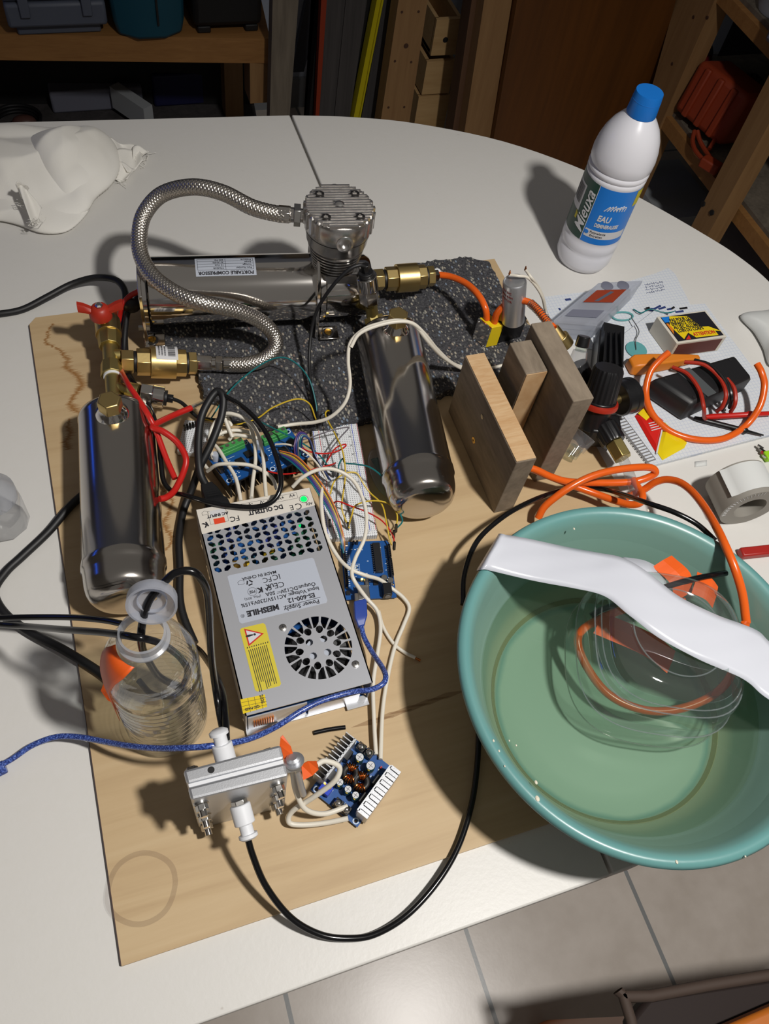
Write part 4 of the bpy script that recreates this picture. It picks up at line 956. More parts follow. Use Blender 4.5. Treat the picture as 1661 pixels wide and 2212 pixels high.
for k in range(14):
    for s in (-1, 1): mb.box((.0112+s*.0045, .012+(k-6.5)*.00254, .007), (.0012, .0008, .003))
mb.build('chip_pins', 'steel', un, smooth=False)
MB().box((-.0085, -.031, .0105), (.012, .016, .0105)).build('usb_socket', 'steel', un, bevel=.0005)
MB().box((.0165, -.0285, .0105), (.009, .0135, .011)).build('power_socket', 'black_plastic', un, bevel=.0006)
MB().cyl((.0165, -.036, .0105), (.0165, -.034, .0105), .003).build('socket_hole', 'mesh_grey', un)
for x, y in ((.0155,-.013), (.0215,-.0165)):
    MB().lathe([(.0034, 0), (.0034, .005), (.003, .0055)], (x, y, .0056), n=20).build('capacitor', 'steel', un)
MB().box((-.003, -.0165, .0072), (.0045, .0105, .003)).build('crystal', 'steel', un, bevel=.001)
MB().box((-.0215, .0305, .0072), (.006, .006, .003)).build('reset_button', 'steel', un, bevel=.0004)
MB().box((-.0235, -.0275, .0072), (.004, .004, .003)).build('voltage_regulator', 'chip', un)
MB().box((.0065, -.0165, .0064), (.005, .006, .0014)).build('small_chip', 'chip', un)
MB().box((-.0075, -.0115, .0062), (.0022, .0014, .001)).build('status_led', 'led_orange', un, label='glowing orange indicator')
MB().box((-.006, .0245, .0062), (.0016, .001, .0008)).build('status_led', 'led_green', un, label='glowing green indicator')
for k in range(2): MB().box((-.013+k*.004, .031, .0085), (.0022, .0022, .007)).build('pin_block', 'black_plastic', un)
random.seed(4); mb = MB()
for k in range(34): mb.box((random.uniform(-.02, .02), random.uniform(-.024, .028), .00585), (random.choice((.0012, .0018)), .0007, .0005))
mb.build('small_parts', 'silk', un, smooth=False)
mb = MB()
for k in range(16): mb.box((-.0212, .0225-k*.00254-(.003 if k > 7 else 0), .0057), (.0016, .0008, .0002)).box((.0215, .0225-k*.00254, .0057), (.0016, .0008, .0002))
mb.box((-.018, .004, .0057), (.0004, .03, .0002)); mb.build('pin_marks', 'silk', un, smooth=False)
text_mesh('DIGITAL', .0032, FR @ TR((-.0195, .012, .0058), PI/2), 'silk', 'lettering', un); text_mesh('M', .0075, FR @ TR((-.0125, .0025, .0058), PI/2), 'silk', 'lettering', un, bold=.0003)
mb = MB(); mb.box((-.0125, .0065, .0057), (.0075, .0003, .0002)).box((-.0125, -.0015, .0057), (.0075, .0003, .0002)).box((-.0163, .0025, .0057), (.0003, .008, .0002)).box((-.0088, .0025, .0057), (.0003, .008, .0002)); mb.build('frame_line', 'silk', un)
setf()

# ---- motor driver boards
def driver(pts, z, lab, tilt):
    P = [at(x, y, z) for x, y in pts]               # rear-left, rear-right, front-right, front-left
    o = sum(P, Vector())/4; xd = ((P[1]-P[0])+(P[2]-P[3])).normalized(); yd = ((P[0]-P[3])+(P[1]-P[2])); yd = (yd-yd.dot(xd)*xd).normalized()
    rz = math.atan2(xd.y, xd.x); t = thing('motor_driver_board', lab, 'circuit board', (o.x, o.y, ZB), rz)
    setf(TR((o.x, o.y, ZB), rz)); zz = z-ZB; T = FR.copy(); setf(T @ TR((0, 0, zz), 0, tilt))
    w_, l_ = .0245, .0235
    MB().plate([(-w_,-l_),(w_,-l_),(w_,l_),(-w_,l_)], [[(x+.0016*math.cos(q*.785), y+.0016*math.sin(q*.785)) for q in range(8)] for x, y in ((-.0205,-.0195),(.0205,-.0195),(-.0205,.0195),(.0205,.0195))], -.0008, .0008).build('circuit_board', 'pcb_blue', t, smooth=False)
    for x, y in ((-.0205,-.0195),(.0205,-.0195),(-.0205,.0195),(.0205,.0195)): MB().lathe([(.0021, 0), (.0031, 0), (.0031, .0002), (.0021, .0002)], (x, y, .0008), n=20, closed=True).build('pad_ring', 'silk', t)
    mb = MB(); mb.box((0, 0, -.004), (.045, .043, .004))
    for k in range(8): mb.box((-.021+k*.006, 0, -.015), (.0018, .043, .02))
    mb.build('heatsink', 'black_matte', t, smooth=False)
    mb = MB(); mb.box((.002, .0175, .0055), (.03, .0085, .0095)).box((.002, .0145, .0035), (.03, .004, .0055)); tb = mb.build('terminal_block', 'term_green', t, bevel=.0006)
    for k in range(4): MB().lathe([(.0023, 0), (.0022, .0006)], (-.009+k*.0075, .018, .0102), n=16).build('terminal_screw', 'steel', tb)
    MB().lathe([(.004, 0), (.004, .0085), (.0036, .0095)], (-.0185, .0145, .0008), n=24).build('capacitor', 'label_grey', t)
    MB().box((.002, -.005, .002), (.008, .014, .0024)).build('driver_chip', 'chip', t, bevel=.0003)
    mb = MB()
    for k in range(10):
        for s in (-1, 1): mb.box((.002+s*.0048, -.005+(k-4.5)*.0013, .0012), (.002, .0006, .0006))
    mb.build('chip_pins', 'steel', t, smooth=False)
    mb = MB()
    for k in range(2): mb.box((.015, -.012+k*.014, .002), (.008, .009, .002))
    mb.build('power_transistor', 'chip', t, smooth=False)
    mb = MB(); random.seed(int(z*1000))
    for k in range(16): mb.box((random.uniform(-.02, -.006), random.uniform(-.018, .008), .001), (.0014, .0007, .0004))
    mb.box((-.006, .0085, .001), (.014, .0004, .0002)).box((-.012, -.02, .001), (.01, .0006, .0002)); mb.build('silk_marks', 'silk', t, smooth=False)
    text_mesh('MOTOR', .0034, FR @ TR((-.012, .006, .0011)), 'silk', 'lettering', t) if False else None
    mb = MB()
    for k in range(4): mb.box((-.0215, -.006+k*.00254, .0045), (.0045, .0022, .007))
    mb.build('pin_header', 'black_plastic', t, smooth=False)
    setf(); return t
driver(((447,972),(533,935),(577,1024),(494,1063)), .032, 'blue motor driver board on a black heatsink, nearest to the mains plug', -.12)
driver(((560,945),(616,922),(655,1000),(592,1028)), .030, 'blue motor driver board on a black heatsink, nearer to the long breadboard', -.08)

# ---- board in a bubble-wrap sleeve under the right tank
bgp = at(828, 1050, ZB)
bg = thing('bagged_sensor_board', 'small circuit board in a clear sleeve with tiny lit indicators under the right air tank', 'circuit board', tuple(bgp))
MB().sphere(bgp+Vector((.004, .012, .0085)), (.017, .036, .0085), 20, 10).build('plastic_sleeve', 'bag', bg)
MB().box(bgp+Vector((.008, .014, .006)), (.02, .044, .0015), Euler((0, 0, .12)).to_matrix()).build('circuit_board', 'pcb_green', bg)
for x, y, m_ in ((827,1042,'led_green'), (840,1057,'led_lime'), (849,1052,'led_yellow')):
    MB().sphere(at(x, y, .0155), .0011, 8, 6).build('status_led', m_, bg)

# ---- DC-DC converter
co = Vector((.1275, .1655, ZB)); crz = math.radians(35.8)
cvt = thing('voltage_converter', 'blue voltage converter board with two finned heatsinks and copper coils, right of the metal cell', 'circuit board', tuple(co), crz)
setf(TR(co, crz))
U, V_ = .031, .0268
MB().plate([(-U,-V_),(U,-V_),(U,V_),(-U,V_)], [[(x+.0016*math.cos(q*.785), y+.0016*math.sin(q*.785)) for q in range(8)] for x, y in ((-.0275,-.0225),(.0275,.0225),(-.0275,.0225),(.0275,-.0225))], .003, .0046).build('circuit_board', 'pcb_blue', cvt, smooth=False)
for x, y in ((-.0275,-.0225),(.0275,.0225),(-.0275,.0225)): MB().lathe([(.002, 0), (.003, 0), (.003, .0002), (.002, .0002)], (x, y, .0046), n=20, closed=True).build('pad_ring', 'silk', cvt)
def sink(y0, s, x0, x1, n):
    mb = MB(); mb.box(((x0+x1)/2, y0, .0145), (x1-x0, .0022, .0195))
    for k in range(n): mb.box((x0+.0006+(x1-x0-.0012)*k/(n-1), y0+s*.0055, .0145), (.0009 if s > 0 else .0033, .0105, .0195-(.0012 if k % 2 and s < 0 else 0)))
    return mb.build('heatsink', 'alu', cvt, smooth=False)
sink(.0205, 1, -.0225, .0255, 12); sink(-.0195, -1, -.0235, .026, 13)
for x in (-.012, .012): MB().box((x, .0175, .0105), (.010, .0045, .012)).build('transistor', 'chip', cvt, bevel=.0004)
for x in (-.01, .01): MB().box((x, -.0165, .0105), (.010, .0045, .012)).build('transistor', 'chip', cvt, bevel=.0004)
for x, y, r, h_ in ((.0165, .008, .0042, .0125), (.0165, -.0045, .0045, .0125), (-.0125, .0085, .0035, .0125), (-.0128, -.001, .0035, .0125), (-.0128, -.0095, .0035, .0125)):
    cp_ = MB().lathe([(r, 0), (r, h_-.0006), (r*.9, h_)], (x, y, .0046), n=24).build('capacitor', 'cap_sleeve', cvt)
    MB().lathe([(r*.84, 0), (r*.84, .0002)], (x, y, .0046+h_), n=24).build('capacitor_top', 'label_white', cp_)
    MB().box((x, y, .0049+h_), (r*1.3, .0003, .0001)).box((x, y, .0049+h_), (.0003, r*1.3, .0001)).build('vent_cross', 'ink', cp_)
    MB().box((x-r*.95, y-.001, .0046+h_*.9), (.0006, .002, .002)).build('polarity_mark', 'yellow_plastic', cp_)
for y in (.0065, -.006):
    mb = MB(); R_, r_ = .0058, .0031
    mb.rings([[Vector((.0012+(R_+r_*math.cos(q))*math.cos(a_), y+(R_+r_*math.cos(q))*math.sin(a_), .0105+r_*math.sin(q))) for q in [2*PI*j/12 for j in range(12)]] for a_ in [2*PI*i/28 for i in range(28)]], closed=True)
    tr = mb.build('toroid_core', 'toroid', cvt)
    for s in (0, 1):
        mb = MB()
        for k in range(5):
            a_ = s*PI+(k-2)*.3+.4; cx_, cy_ = .0012+R_*math.cos(a_), y+R_*math.sin(a_)
            mb.tube([Vector((cx_+(r_+.0007)*math.cos(q)*math.cos(a_), cy_+(r_+.0007)*math.cos(q)*math.sin(a_), .0105+(r_+.0007)*math.sin(q))) for q in [2*PI*j/10 for j in range(10)]], .0008, 6, 2, closed=True)
        mb.build('copper_winding', 'copper', tr)
for y in (.0215, .0155): 
    tp = MB().box((-.0235, y-.003, .009), (.0088, .0048, .0088)).build('trim_potentiometer', 'blue_trim', cvt, bevel=.0003)
    MB().lathe([(.0012, 0), (.0011, .0006)], (-.021, y-.003, .0134), n=14).build('adjusting_screw', 'gold', tp)
for x in (-.0265, .0265):
    for y in (-.010, -.001) if x < 0 else (.013, .004):
        MB().box((x, y, .008), (.0082, .008, .0068)).build('terminal_base', 'chip', cvt, bevel=.0004)
        MB().sphere((x, y, .0125), (.0036, .0036, .0022), 14, 8).build('solder_blob', 'chrome', cvt)
MB().box((.024, -.0125, .0062), (.0022, .0015, .003)).build('red_led', 'red_ink', cvt)
random.seed(9); mb = MB()
for k in range(16): mb.box((random.uniform(-.027, .027), random.uniform(-.014, .014), .0049), (.0016, .0009, .0006))
mb.build('small_parts', 'silk', cvt, smooth=False)
setf()
a, b = at(678, 1583, ZB+.002), at(746, 1571, ZB+.002)
MB().tube([a, lerp(a, b, .5)+Vector((0, .0006, 0)), b], .0022, 10).build('tube_offcut', 'black_hose', label='short offcut of black tubing on the plywood near the converter', cat='tube')

# ================================================================== WATER BOTTLE, CELL, DISH
# ---- white demineralised water bottle at the back
wb = Vector((.6635, .789, 0)); WR = .0405
bt = thing('water_bottle', 'white plastic bottle with blue cap and blue and green label standing near the table end', 'bottle', tuple(wb))
prof = [(.030, 0), (.036, .003), (.0395, .012), (.0398, .03), (.0385, .033), (.0402, .037), (.0403, .048), (.039, .051), (.0398, .055), (.0398, .143), (.0403, .1455), (.0385, .148), (.0406, .1515), (.0406, .1545), (.0388, .157), (.041, .161), (.0413, .172), (.0398, .184), (.0362, .197), (.0305, .209), (.0235, .2185), (.0185, .2245), (.016, .228)]
MB().lathe(prof, wb, n=64).build('body', 'bottle_white', bt, ang=50)
MB().lathe([(.0185, .2255), (.0188, .227), (.0172, .252), (.0168, .2535)], wb, n=48).build('cap', 'cap_blue', bt)
MB().lathe([(.0178, .2435), (.0179, .2437), (.0179, .2443), (.0178, .2445)], wb, n=48).build('cap_rim', 'cap_blue', bt)
va_ = math.atan2(-wb.y, -wb.x)
def bw(a0, dr=.0002): return lambda p: Vector((wb.x+(.0398+dr+p.z)*math.cos(a0+p.x/.0398), wb.y+(.0398+dr+p.z)*math.sin(a0+p.x/.0398), p.y))
def wrap_patch(x0, x1, z0, z1, m, name, par, dr, n=18):
    f = bw(va_, dr); return MB().grid(lambda u, v: f(Vector((x0+(x1-x0)*u, z0+(z1-z0)*v, 0))), n, 1).build(name, m, par)
# x grows towards the right of the picture
lb = wrap_patch(-.012, .055, .0565, .1415, 'label_blue', 'front_label', bt, .0003)
lg = wrap_patch(-.062, -.012, .0565, .1415, 'label_green', 'side_label', bt, .0003)
wrap_patch(-.0124, -.0116, .0565, .1415, 'label_white', 'divider', bt, .0005, 2)
wrap_patch(.043, .056, .116, .1405, 'level_yellow', 'yellow_flash', lb, .0005)
wrap_patch(-.010, .05, .066, .078, 'label_white', 'white_band', lb, .0005)
def tw(tx, size, x, z, m, par, rot=0.0, bold=.0, sx=1.0, shear=0, align='CENTER'):
    f = bw(va_, .0007); c, s_ = math.cos(rot), math.sin(rot)
    return text_mesh(tx, size, None, m, 'lettering', par, bold=bold, shear=shear, align=align, warp=lambda p: f(Vector((x+p.x*sx*c-p.y*s_, z+p.x*sx*s_+p.y*c, p.z))))
tw('Mieuxa', .0215, -.0205, .0965, 'label_white', lg, PI/2, .0002, .98, .4)
mbq = MB(); f = bw(va_, .0006); mbq.grid(lambda u, v: f(Vector((-.034+.004*u, .079+(.012)*v*(1-.3*u), 0))), 2, 2); mbq.build('accent_mark', 'level_yellow', lg)
tw('EAU', .0125, .0085, .0975, 'label_white', lb, 0, .0004, .75, .12); tw('DEMINERALISEE', .0078, .0155, .0865, 'label_white', lb, 0, .0003, .6, .12)
tw('Polyvalente', .005, .008, .0745, 'ink', lb, 0, 0, .95); tw('Entretien', .005, .007, .0695, 'ink', lb, 0, 0, .95)
tw('\u25cf', .008, -.0075, .0723, 'label_blue', lb)
mbq = MB(); f = bw(va_, .0006)
for k in range(7):
    x = .008+k*.0038; mbq.tube([f(Vector((x-.004, .110+.001*k, 0))), f(Vector((x+.002, .118+.001*(k % 3), 0))), f(Vector((x+.0005, .112, 0)))], .0006, 6)
mbq.build('scribble_mark', 'label_white', lb)
wrap_patch(-.056, -.031, .091, .129, 'label_white', 'barcode_field', lg, .0005)
mbq = MB(); f = bw(va_, .0007); x = -.054; random.seed(6)
while x < -.034:
    q = random.choice((.0004, .0008)); mbq.grid(lambda u, v: f(Vector((x+q*u, .1+.026*v, 0))), 1, 1); x += q+.0007
mbq.build('barcode', 'ink', lg)

# ---- PET bottle with water and tubes
bc = Vector((-.0235, .268, ZB)); BR = .037
pet = thing('plastic_bottle', 'open clear plastic bottle half full of water with black tubes, left of the power supply', 'bottle', tuple(bc))
pp = [(.026, .0), (.033, .003), (BR-.0003, .01)]
z = .014
while z < .118:
    pp += [(BR, z), (BR-.0014, z+.003), (BR-.0014, z+.0045), (BR, z+.007)]; z += .0092
pp += [(BR, .134), (.0368, .146), (.0338, .160), (.0275, .175), (.0195, .186), (.0165, .190)]
MB().lathe(pp, bc, n=72, cap1=False).build('body', 'clear_pet', pet, ang=60)
MB().lathe([(.0165, .189), (.0196, .1905), (.0196, .1925), (.0172, .1935), (.0172, .2015), (.0156, .202), (.0156, .19)], bc, n=40, cap0=False, cap1=False, closed=True).build('neck_ring', 'frost', pet)
MB().lathe([(.0262, .0025), (BR-.0026, .01), (BR-.0026, .092), (.001, .0922)], bc, n=48).build('water', 'water', pet)
cc = at(329, 1290, .232)
cap = thing('bottle_cap', 'white translucent bottle cap threaded on a black tube above the clear bottle', 'cap', tuple(cc))
ax = (Vector((0, 0, HC))-cc).normalized(); ax = (ax*.55+Vector((.25, .35, -.9))).normalized() if False else Vector((.16, .85, -.36)).normalized()
MB().lathe([(.0035, 0), (.0168, 0), (.0176, -.001), (.0178, -.0095), (.0160, -.0098), (.0157, -.0012), (.0035, -.0012)], cc, ax, 40, closed=True).build('shell', 'frost_lid', cap)
MB().lathe([(.0098, -.002), (.0105, -.002), (.0105, -.005), (.0098, -.005)], cc, ax, 32, closed=True).build('inner_seal', 'frost_lid', cap)
# orange tape on the bottle shoulder
mb = MB(); rws = []
for z_, r_, a0, a1 in ((.184, .0205, 3.0, 4.2), (.174, .0285, 2.9, 3.95), (.162, .0335, 2.85, 3.75), (.148, .037, 2.8, 3.62), (.134, .0378, 2.8, 3.56), (.11, .0378, 2.85, 3.52), (.085, .0378, 2.9, 3.5), (.062, .0378, 2.95, 3.45)):
    rws.append([Vector((bc.x+(r_+.0004)*math.cos(a0+(a1-a0)*k/8), bc.y+(r_+.0004)*math.sin(a0+(a1-a0)*k/8), ZB+z_)) for k in range(9)])
g = [[mb.v(p) for p in r] for r in rws]
for i in range(len(g)-1):
    for k in range(8): mb.face([g[i][k], g[i+1][k], g[i+1][k+1], g[i][k+1]])
mb.build('orange_tape', 'orange_tape', solid=.0004, label='torn strip of orange tape down the left side of the clear bottle', cat='tape')
mb = MB(); mb.rings([[at(*p), at(*q)] for p, q in (((228,1455,.075),(258,1475,.072)), ((226,1470,.07),(256,1490,.066)), ((218,1492,.064),(248,1498,.06)), ((232,1512,.056),(246,1520,.05)))], False, False)
mb.build('orange_tape', 'orange_tape', smooth=False, solid=.0005, label='ragged orange tape end hanging free beside the clear bottle', cat='tape')

# ---- electrolysis cell: two thick plates, gasket, bolts, push-in fittings
cl = thing('metal_cell', 'upright pair of thick aluminium plates bolted round a white gasket with white push fittings', 'cell', tuple(at(520, 1760, ZB)))
ZC = .112
tf = [at(x, y, ZC) for x, y in ((395,1664), (606,1608), (623,1676), (412,1728))]    # far left, far right, near right, near left (top face)
def cellbox(t0, t1, zt_, zb_, e=0.0):
    a = lerp(tf[0], tf[3], t0); b = lerp(tf[1], tf[2], t0); c = lerp(tf[1], tf[2], t1); d = lerp(tf[0], tf[3], t1); ex_ = (b-a).normalized()*e
    return [[Vector((p.x, p.y, z)) for p in (a+ex_, b-ex_, c-ex_, d+ex_)] for z in (zb_, zt_)]
MB().rings(cellbox(0, .46, ZC, ZB+.001)).build('rear_plate', 'alu', cl, smooth=False, bevel=.0022)
MB().rings(cellbox(.46, .58, ZC-.0015, ZB+.002, .001)).build('gasket', 'white_plastic', cl, smooth=False, bevel=.0005)
MB().rings(cellbox(.58, 1.0, ZC, ZB+.001)).build('front_plate', 'alu', cl, smooth=False, bevel=.0022)
MB().cyl(at(456,1663,ZC)+Vector((0,0,-.001)), at(456,1663,ZC)+Vector((0,0,.0002)), .0027).build('threaded_hole', 'black_matte', cl)
nrm = (lerp(tf[3], tf[0], 0)-tf[0]).normalized(); ydn = (tf[3]-tf[0]).normalized(); xdn = (tf[2]-tf[3]).normalized()
FL = tf[3]
def fp(u, z, off=0): p = FL+xdn*u+ydn*off; return Vector((p.x, p.y, z))
Wc = (tf[2]-tf[3]).length
for u in (.0065, Wc-.0085):
    for z in (.094, .055, .022) if u < .02 else (.092, .06, .03):
        MB().cyl(fp(u, z, -.001), fp(u, z, .0012), .0062).build('washer', 'steel', cl)
        MB().cyl(fp(u, z, .0012), fp(u, z, .0062), .0052, None, 6).build('nut', 'steel', cl, bevel=.0005)
        MB().cyl(fp(u, z, .006), fp(u, z, .011), .0031, None, 16).build('bolt_end', 'chrome', cl)
for u in (.0065, Wc-.0085, Wc*.45):
    p = tf[0]+xdn*u-ydn*.0; c = Vector((p.x, p.y, .094)); MB().cyl(c, c-ydn*.0055+Vector((0,0,0)), .0055, None, 6).build('bolt_head', 'chrome_dark', cl, bevel=.0005)
# push fittings
def fitting(a, b, lab):
    nm = cl
    MB().cyl(lerp(a,b,0), lerp(a,b,.12), .0068, None, 6).build('fitting_nut', 'steel', nm, bevel=.0004)
    MB().cyl(lerp(a,b,.12), lerp(a,b,.62), .0085, None, 32).build('fitting_body', 'white_plastic', nm, bevel=.001)
    MB().lathe([(.0052, .64), (.0052, .9), (.0075, .91), (.0075, 1.0), (.003, 1.0)], a, b-a, 32).build('unused', 'white_plastic', nm) if False else None
    d = (b-a); L = d.length
    MB().lathe([(.0055, .6*L), (.0055, .86*L), (.0078, .87*L), (.0078, .95*L), (.0055, L)], a, d, 32).build('release_collar', 'white_plastic', nm)
pA = fp(Wc*.47, .075, 0); pB = pA+ydn*.03+Vector((0,0,-.012)); fitting(pA, pB, '')
q0 = lerp(tf[0], tf[1], .44); q0 = Vector((q0.x, q0.y, .09)); qB = q0-ydn*.026+Vector((0,0,.018)); fitting(q0, qB, '')
# terminal lugs, hanging bolt and orange tape tabs
tr_ = tf[2]; q = at(636, 1650, .085)
lug = thing('terminal_bolt', 'zinc bolt with washers and nut hanging at the right side of the metal cell', 'bolt', tuple(at(650, 1715, .03)))
b0, b1 = at(634, 1640, .095), at(655, 1716, .05)
MB().lathe([(.0085, 0), (.0085, .0012), (.006, .0014), (.006, .0045), (.0035, .006)], lerp(b0,b1,.06), b0-b1, 24).build('bolt_head', 'alu', lug, ang=25)
MB().cyl(b0, b1, .0029, None, 16).build('shank', 'alu', lug)
MB().cyl(lerp(b0,b1,.12), lerp(b0,b1,.26), .0055, None, 6).build('nut', 'steel', lug, bevel=.0004)
p0 = at(612,1662,.09); MB().beam(p0, at(640,1655,.092), .008, .0015).build('connecting_tab', 'steel', lug)
mb = MB(); mb.rings([[at(*p), at(*q)] for p, q in (((606,1592,.105),(611,1588,.105)), ((604,1610,.1),(628,1612,.1)), ((612,1640,.09),(634,1632,.095)))], False, False)
mb.build('orange_tape', 'orange_tape', smooth=False, solid=.0005, label='orange tape flag standing up at the right edge of the metal cell', cat='tape')
mb = MB(); mb.rings([[at(*p), at(*q)] for p, q in (((650,1652,.075),(655,1685,.07)), ((665,1644,.078),(675,1675,.068)), ((684,1644,.078),(688,1662,.07)))], False, False)
mb.build('orange_tape', 'orange_tape', smooth=False, solid=.0006, label='orange tape wrapped on the white wire between cell and converter', cat='tape')

# ---- green washing-up dish
dc = Vector((.389, .167, 0)); 
dish = thing('washing_dish', 'large round green plastic dish with worn rim at the lower right, partly filled with water', 'dish', (dc.x, dc.y, ZB))
outer = [(.085, ZB+.0005), (.108, ZB+.001), (.118, .010), (.128, .03), (.142, .07), (.153, .105), (.1575, .113), (.162, .1165), (.1675, .1155), (.1695, .111), (.1685, .1075)]
inner = [(.1668, .1095), (.1655, .1125), (.162, .1135), (.1585, .1105), (.154, .103), (.1395, .068), (.1255, .029), (.114, .0125), (.106, .008), (.085, .0075), (.001, .0075)]
MB().lathe(outer+inner, dc, n=128, cap0=True).build('shell', 'dish', dish, ang=70)
MB().lathe([(.1115, .0112), (.1135, .0128), (.1155, .0155), (.1150, .0155)], dc, n=96, closed=True).build('scum_ring', 'scum', dish, label='pale limescale ring')
MB().lathe([(.001, .0585), (.1345, .0585)], dc, n=96, cap0=False, cap1=False).build('water', 'water_dish', dish)
random.seed(12); mb = MB()
for px, py, s_ in ((1161,1725,.0025), (1158,1690,.0018), (1078,1622,.0012), (1100,1600,.001), (1115,1610,.001), (1462,1862,.0016), (1240,1142,.0014), (1400,1102,.0016), (1066,1600,.0013), (1610,1850,.001), (1090,1655,.001)):
    p = at(px, py, .1165); mb.sphere(p, (s_*.7, s_, .0006), 8, 4)
mb.build('wear_marks', 'dish_mark', dish)

# ---- clear plastic container inside the dish
kc = Vector((.4335, .186, 0))
kr = math.radians(-24)
box_ = thing('clear_container', 'clear rounded plastic tub turned upside down in the water of the green dish', 'container', (kc.x, kc.y, .032))
def sq(hs, z, n=72, e=3.6, dx=0, dy=0):
    out = []
    for i in range(n):
        a_ = 2*PI*i/n; c_, s_ = math.cos(a_), math.sin(a_); k = (abs(c_)**e+abs(s_)**e)**(-1/e)
        x, y = hs*k*c_+dx, hs*k*s_+dy; out.append(Vector((kc.x+x*math.cos(kr)-y*math.sin(kr), kc.y+x*math.sin(kr)+y*math.cos(kr), z)))
    return out
mb = MB(); mb.rings([sq(.079,.032,e=2.8), sq(.079,.036,e=2.8), sq(.0775,.038,e=2.9), sq(.077,.058,e=3.0), sq(.0765,.065,e=3.1), sq(.0732,.068,e=3.2), sq(.0728,.084,e=3.2), sq(.0718,.094,e=3.2), sq(.0695,.0985,e=3.0), sq(.0675,.1005,e=3.0), sq(.0655,.112,e=2.8), sq(.060,.120,e=2.6), sq(.0495,.1235,e=2.3), sq(.0435,.1225,e=2.0), sq(.0415,.121,e=2.0), sq(.001,.1205,e=2.0)], cap0=False, cap1=False)
mb.build('tub', 'clear', box_, ang=40)
for hs_2, z_2, e_2 in ((.0793,.034,2.8), (.0775,.062,3.0), (.0705,.0975,3.1), (.0668,.105,2.9), (.0432,.1222,2.0)): MB().tube(sq(hs_2, z_2, 72, e_2), .0007, 6, raw=True, closed=True).build('ridge_highlight', 'clear_edge', box_)  # milky lines along the tier edges imitate rim highlights
# orange tubing and tapes inside the container
mb = MB(); cpts = []
for k in range(30):
    a_ = k*.45; rr = .05+.006*math.sin(k*1.3); cpts.append(Vector((kc.x+rr*math.cos(a_), kc.y+rr*math.sin(a_), .03+.0019*k)))
cpts = cpts[:26]
orange_in = [at(*p) for p in ((1610,1345,.1), (1600,1400,.08), (1565,1480,.06), (1490,1525,.05), (1400,1535,.045), (1315,1500,.045), (1262,1430,.048), (1250,1372,.055), (1300,1335,.07), (1370,1310,.085), (1430,1305,.09), (1480,1300,.095))]
MB().tube(orange_in, .0042, 10).build('orange_tube', 'orange_tube', label='orange tube coiled inside the clear tub in the dish', cat='tube')
for pts_, lab in ((((1292,1345,.075),(1400,1392,.08),(1450,1430,.075)), 'wide orange tape across the middle inside the clear tub'), (((1430,1212,.112),(1470,1250,.112),(1475,1290,.1)), 'orange tape at the far top inside the clear tub'), (((1500,1258,.108),(1530,1272,.108),(1545,1290,.1)), 'small orange tape square at the right inside the clear tub')):
    P = [at(*p) for p in pts_]; d = (P[-1]-P[0]).normalized(); s_ = d.cross(Vector((0,0,1))).normalized()*.013
    mb = MB(); mb.rings([[p+s_, p+Vector((0,0,.002)), p-s_] for p in crom(P, 5)], False, False); mb.build('orange_tape', 'orange_tape', smooth=False, solid=.0004, label=lab, cat='tape')
mb = MB(); P = [at(*p) for p in ((1352,1232,.112),(1400,1240,.113),(1440,1262,.11))]; s_ = Vector((.004, .014, 0)); mb.rings([[p+s_, p-s_] for p in crom(P, 5)], False, False); mb.build('paper_tape', 'tape_white', solid=.0004, label='small white tape piece inside the far side of the clear tub', cat='tape')
MB().tube([at(*p) for p in ((1425,1272,.112), (1470,1258,.113), (1520,1246,.112), (1568,1238,.106))], .003, 10).build('black_tube', 'black_hose', label='short black tube crossing the orange tapes inside the clear tub', cat='tube')
MB().tube([at(*p) for p in ((1276,1330,.07), (1300,1316,.075), (1330,1306,.08))], .003, 10).build('black_tube', 'black_hose', label='black tube end at the left inside the clear tub', cat='tube')

# ---- white tape band over dish and container
ue = [(1078,1153,.112), (1086,1154,.1195), (1110,1158,.1175), (1200,1177,.116), (1290,1194,.120), (1345,1205,.1245), (1400,1238,.1265), (1470,1290,.1265), (1540,1325,.1255), (1600,1348,.123), (1640,1364,.12), (1668,1392,.118), (1700,1440,.105)]
le = [(1030,1232,.107), (1040,1231,.1175), (1062,1233,.1175), (1150,1254,.116), (1240,1271,.120), (1310,1290,.1245), (1360,1330,.1265), (1420,1376,.1265), (1500,1420,.1255), (1570,1450,.123), (1618,1476,.12), (1662,1512,.118), (1680,1560,.105)]
UP_ = [at(*p) for p in ue[:-1]]; LP_ = [at(*p) for p in le[:-1]]
for Q_ in (UP_, LP_):                            # carry the band on to the far rim and fold it over
    dd_ = (Q_[-1]-Q_[-3]); dd_.z = 0; dd_.normalize(); q_ = Q_[-1].copy()
    while (Vector((q_.x, q_.y, 0))-dc).length < .160: q_ = q_+dd_*.004
    if (q_-Q_[-1]).length > .012: Q_.append(Vector((q_.x, q_.y, .1178)))
    Q_.append(Vector((q_.x, q_.y, .1178))+dd_*.006); Q_.append(Vector((q_.x, q_.y, .108))+dd_*.0115)
while len(UP_) < len(LP_): UP_.insert(-3, (UP_[-4]+UP_[-3])/2)
while len(LP_) < len(UP_): LP_.insert(-3, (LP_[-4]+LP_[-3])/2)
U_ = crom(UP_, 6); L_ = crom(LP_, 6)
mb = MB(); random.seed(3); rows = []
for i, (p, q) in enumerate(zip(U_, L_)):
    row = []
    for k in range(9):
        t = k/8; c = p.lerp(q, t); c.z += .0022*math.sin(PI*t)+.0007*math.sin(i*.5+4*t)*math.sin(7*t+i*.13); row.append(c)
    rows.append(row)
mb.rings([r for r in rows], False, False)
mb.bm.faces.ensure_lookup_table()
bpy_rows = rows
mb2 = MB()
g = [[mb2.v(p) for p in r] for r in rows]
